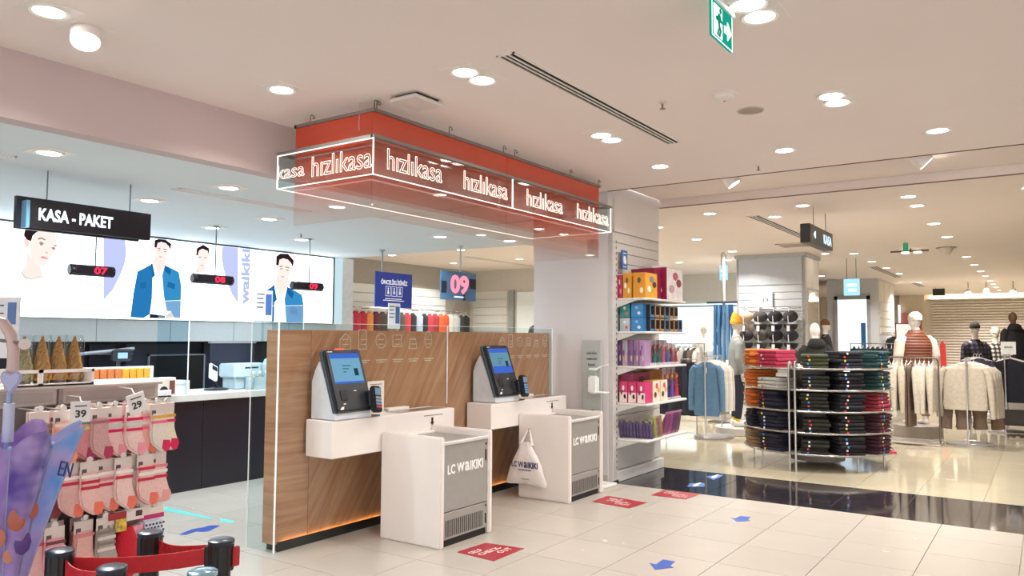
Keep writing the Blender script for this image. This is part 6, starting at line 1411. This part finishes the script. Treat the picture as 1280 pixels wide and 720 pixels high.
def mannequin(x, y, z, rz, lb, top, topm, hat=None, hatm=None, pants=True, pm=None, ped=.13, skin=None, hood=None, pr=.38, sc=1.0, under=None, shoes=None, pedm='c3bcb4'):
    t = thing('mannequin', lb, 'mannequin', (x, y, ped), None, rz, True); t.scale = (sc, sc, sc)
    part('body', use(BODY, skin or SKINM), None, t)
    if under: part('sweater', use(SWE, under), None, t)
    part('jacket' if top is not SWE else 'sweater', use(top, topm), None, t)
    if pants: part('trousers', use(PAN, pm or mat('1d2233', .85, var=.1)), None, t)
    if hat: part('hat', hat.mesh('hat', smooth=True), hatm, t)
    if hood: part('hood', use(HOOD, hood), None, t)
    if shoes:
        for s in (-1, 1):
            part('shoe', B().rings([[Vector((s*.1+.052*math.cos(2*PI*i/12)*w_, yy, zz+.05*math.sin(2*PI*i/12)*h_)) for i in range(12)] for yy, zz, w_, h_ in ((.1, .06, .6, .9), (.07, .06, .95, 1.15), (-.02, .055, 1, 1.1), (-.11, .045, 1.08, .85), (-.18, .04, .95, .65), (-.2, .03, .5, .4))]), mat(shoes, .6), t, smooth=True)
            part('sock', B().tube([(s*.1, .03, .09), (s*.103, .028, .18)], [.046, .05], 12), mat('d8b428', .7), t, smooth=True)
    p = thing('pedestal', 'low round pedestal under the '+lb.split(' with')[0][:60], 'pedestal', (x, y, 0))
    part('drum', B().lathe([(pr, 0), (pr, ped-.01), (pr-.01, ped)], (x, y, 0), 32), mat(pedm, .4, var=.02), p, smooth=True)
    part('foot_ring', B().lathe([(pr+.005, 0), (pr+.005, .012)], (x, y, 0), 32), mat('8f887f', .4), p)
    return t
mannequin(13.05, 4.35, 0, .55, 'mannequin in grey sweatshirt and mustard beanie beside the cap column', SWE, mat('858885', .9, var=.05, bump=.2, scale=60), HATP, mat('c98a25', .9, bump=.3, scale=80), pm=mat('1f2433', .85, var=.1), shoes='d6d5cf')
mannequin(14.6, 1.83, 0, 2.25, 'mannequin in brown quilted vest and white hat seen from behind', VEST, puffer(), HATB, mat('cfc6b8', .9, bump=.3, scale=80), pm=mat('8f7a68', .85), ped=.2, under=mat('d2cabd', .9), skin=SKINW, pedm='9a8f84').scale = (1.24, 1.15, 1.0)
mannequin(18.0, 1.19, 0, 2.25, 'mannequin in dark checked jacket and black beanie seen from behind', JAC, plaid('1c1922', '4a4252', 'dark_check'), HATB, mat('26211f', .9), pm=mat('2a2430', .85), ped=.1)
mannequin(18.9, .89, 0, 2.25, 'smaller mannequin in black and white checked jacket, pale beanie', JAC, plaid('38322f', 'cfc8bf', 'white_check'), HATB, mat('c9bfb0', .9), pm=mat('2a2430', .85), ped=.1, sc=.95)
mannequin(19.9, .60, 0, 2.25, 'mannequin in black hooded jacket on a pedestal at the right edge', JAC, mat('18161a', .8), None, None, pm=mat('1c1a1e', .85), ped=.38, hood=mat('18161a', .8), skin=mat('6a4a34', .5))
mannequin(12.6, 2.97, 0, 2.25, 'black hooded torso figure behind the round stand', JAC, mat('1b1c1b', .85), None, None, pm=mat('1c1c1e', .85), ped=.1, hood=mat('1b1c1b', .85), skin=SKINW, sc=.96)
mannequin(16.0, 6.05, 0, -.5, 'bareheaded mannequin in pale grey coat beyond the toy shelves', JAC, mat('a9a7a0', .85), pm=mat('4a4744', .85), ped=.1)
mannequin(15.6, 5.62, 0, -.3, 'mannequin in light blue-grey shirt left of the jeans', SWE, mat('b4bcc4', .85), pm=mat('3a4456', .85), ped=.1, skin=mat('4a4440', .6), sc=.9)
mannequin(19.5, 4.35, 0, .3, 'distant mannequin with brown fur hat between the columns', JAC, mat('1d1a1c', .85), HATB, mat('6a452a', .95), pm=mat('2a2430', .85), ped=.2)
# garments between those mannequins
t = thing('garment_rail', 'metal rail with dark and pale garments behind the blue sweatshirt', 'clothes rack', (14.6, 6.0, 0))
part('frame', B().tube([(14.7, 6.55, 0), (14.7, 6.55, 1.5), (14.7, 5.55, 1.5), (14.7, 5.55, 0)], .014, 8), STL, t)
for k in range(8):
    hang((14.7, 6.48-k*.12, 1.43), .15*math.sin(k*1.7), ['3a322e', '2b2a30', 'cfc6b8', '4a403a', 'b8b4ac', '2d2b2f', '5a4c44', 'c4c0b8'][k], f'{ORD[k]} garment from the left on the rail behind the blue sweatshirt', kw=dict(w_=.46, h_=.75, sleeve=.6), key='mr')
t = thing('garment_rail', 'rail of dark blue trousers beside the toy shelves', 'clothes rack', (12.7, 5.2, 0))
part('frame', B().tube([(12.6, 5.45, 0), (12.6, 5.45, 1.25), (12.6, 4.9, 1.25), (12.6, 4.9, 0)], .012, 8), STL, t)
for k in range(3):
    trousers((12.6, 5.38-k*.16, 1.2), NX, ['20242f', '2b3040', '1c202a'][k], f'{ORD[k]} dark pair of trousers on the rail beside the toy shelves', .9)
# room behind the partition: rail along the wall with coloured garments and a backpack
t = thing('garment_rail', 'long wall rail of coloured garments seen over the wooden partition', 'clothes rack', (13.0, 11.9, 0))
part('bar', B().cyl((10.9, 11.85, 2.22), (15.3, 11.85, 2.22), .014, n=8), STL, t)
for k in range(6): part('bracket', B().box(11.0+k*.8, 11.02+k*.8, 11.85, 12.07, 2.19, 2.23), STL, t)
cc = [('2b3350', 'navy'), ('9fb0c8', 'pale blue'), ('b03048', 'red'), ('a82a40', 'dark red'), ('c8813a', 'orange'), ('5a2a38', 'wine'), ('4a443e', 'brown'), ('6b5a4c', 'taupe'), ('8a6a52', 'tan'), ('555049', 'grey-brown'), ('b8323a', 'bright red'), ('23232b', 'black'),
      ('9aa8b8', 'grey-blue'), ('1f2028', 'black'), ('a8303c', 'crimson'), ('8a2a34', 'deep red'), ('c8552a', 'burnt orange'), ('c04a28', 'rust'), ('c9c6c0', 'pale grey'), ('b5b8bc', 'silver grey'), ('3a3f42', 'charcoal'), ('2a3030', 'dark green')]
for k, (c, cn) in enumerate(cc):
    hang((11.0+k*.195, 11.8, 2.15), .1*math.sin(k*1.9), c, f'{cn} garment on the wall rail seen over the partition, {ORD[k] if k < 20 else "near the right end"} from the left' if k < 20 else f'{cn} garment near the right end of the wall rail over the partition', kw=dict(w_=.3, h_=.5, sleeve=.0, th=.12), key='wr')
t = thing('backpack', 'dark grey backpack hanging beyond the right end of the partition', 'backpack', (14.4, 9.3, 1.3))
part('pack_body', B().ell([((14.4, 9.3, 1.36), .2, .12), ((14.4, 9.3, 1.42), .24, .15), ((14.4, 9.3, 1.65), .24, .15), ((14.4, 9.3, 1.82), .18, .11), ((14.4, 9.3, 1.87), .08, .05)], 18), mat('3a3d40', .8), t, smooth=True)
part('front_pocket', B().box(14.28, 14.5, 9.12, 9.18, 1.42, 1.62), mat('313437', .8), t, .02)
part('strap', B().tube([(14.4, 9.3, 1.86), (14.42, 9.28, 1.93), (14.44, 9.3, 1.86)], .014, 6), mat('2a2c2e', .8), t)
part('hook', B().cyl((14.42, 9.28, 1.92), (14.42, 9.28, 1.95), .01, n=6), STL, t)
part('stand', B().cyl((14.42, 9.34, 0), (14.42, 9.34, 1.95), .014, n=8).lathe([(.2, 0), (.2, .02)], (14.42, 9.34, 0), 16), STL, t)
# tall red signage at the far end, and a framed board
t = thing('red_flag_sign', 'narrow red upright banner sign behind the cream rack', 'sign', (20.0, 1.95, 0))
part('flag', B().prism([(1.88, .85), (2.0, .85), (2.01, 1.5), (1.96, 1.58), (1.9, 1.5)], 'x', 19.99, 20.01), mat('c8342c', .5), t)
part('pole', B().cyl((20.02, 1.94, 0), (20.02, 1.94, 1.5), .012, n=8), STL, t)
part('foot', B().lathe([(.15, 0), (.15, .02)], (20.02, 1.94, 0), 16), STL, t)
t = thing('framed_board', 'small dark framed board behind the white-hatted mannequin', 'sign', (19, 2.9, 1.2))
part('board', B().box(18.99, 19.01, 2.4, 2.75, 1.5, 1.95), mat('cfc0b8', .5), t)
part('frame', B().box(18.98, 19.02, 2.38, 2.4, 1.48, 1.97).box(18.98, 19.02, 2.75, 2.77, 1.48, 1.97).box(18.98, 19.02, 2.38, 2.77, 1.95, 1.97), mat('5a2f28', .4), t)
part('post', B().cyl((19, 2.57, 0), (19, 2.57, 1.5), .02, n=8), STL, t)
t = thing('pink_poster', 'pink poster panel far back left of the end wall', 'poster', (32.5, 4.2, 1.6))
part('panel', B().box(32.52, 32.57, 3.85, 4.55, 1.7, 2.6), mat('c87a80', .5), t)
part('white_tube', B().box(32.45, 32.5, 4.55, 4.62, 1.8, 2.9), glow('fff4ea', 1.2), t)
# stacked spotlights in front of the end wall
for k, y in enumerate((.75, .3, -.35)):
    t = thing('ceiling_spot', ('left bright spotlight in front of the slatted end wall', 'middle bright spotlight in front of the slatted end wall', 'right bright spotlight in front of the slatted end wall')[k], 'light', (26, y+1.1, CH))
    part('stem', B().cyl((26, y+1.1, CH), (26, y+1.1, 3.02), .015, n=6), STL, t)
    part('barrel', B().cyl((26, y+1.1, 3.03), (25.9, y+1.1, 2.93), .07, .085, n=14), mat('d8d0c4', .4), t)
    part('bulb', B().cyl((25.9, y+1.1, 2.93), (25.895, y+1.1, 2.925), .08, n=14), LAMPFACE, t)
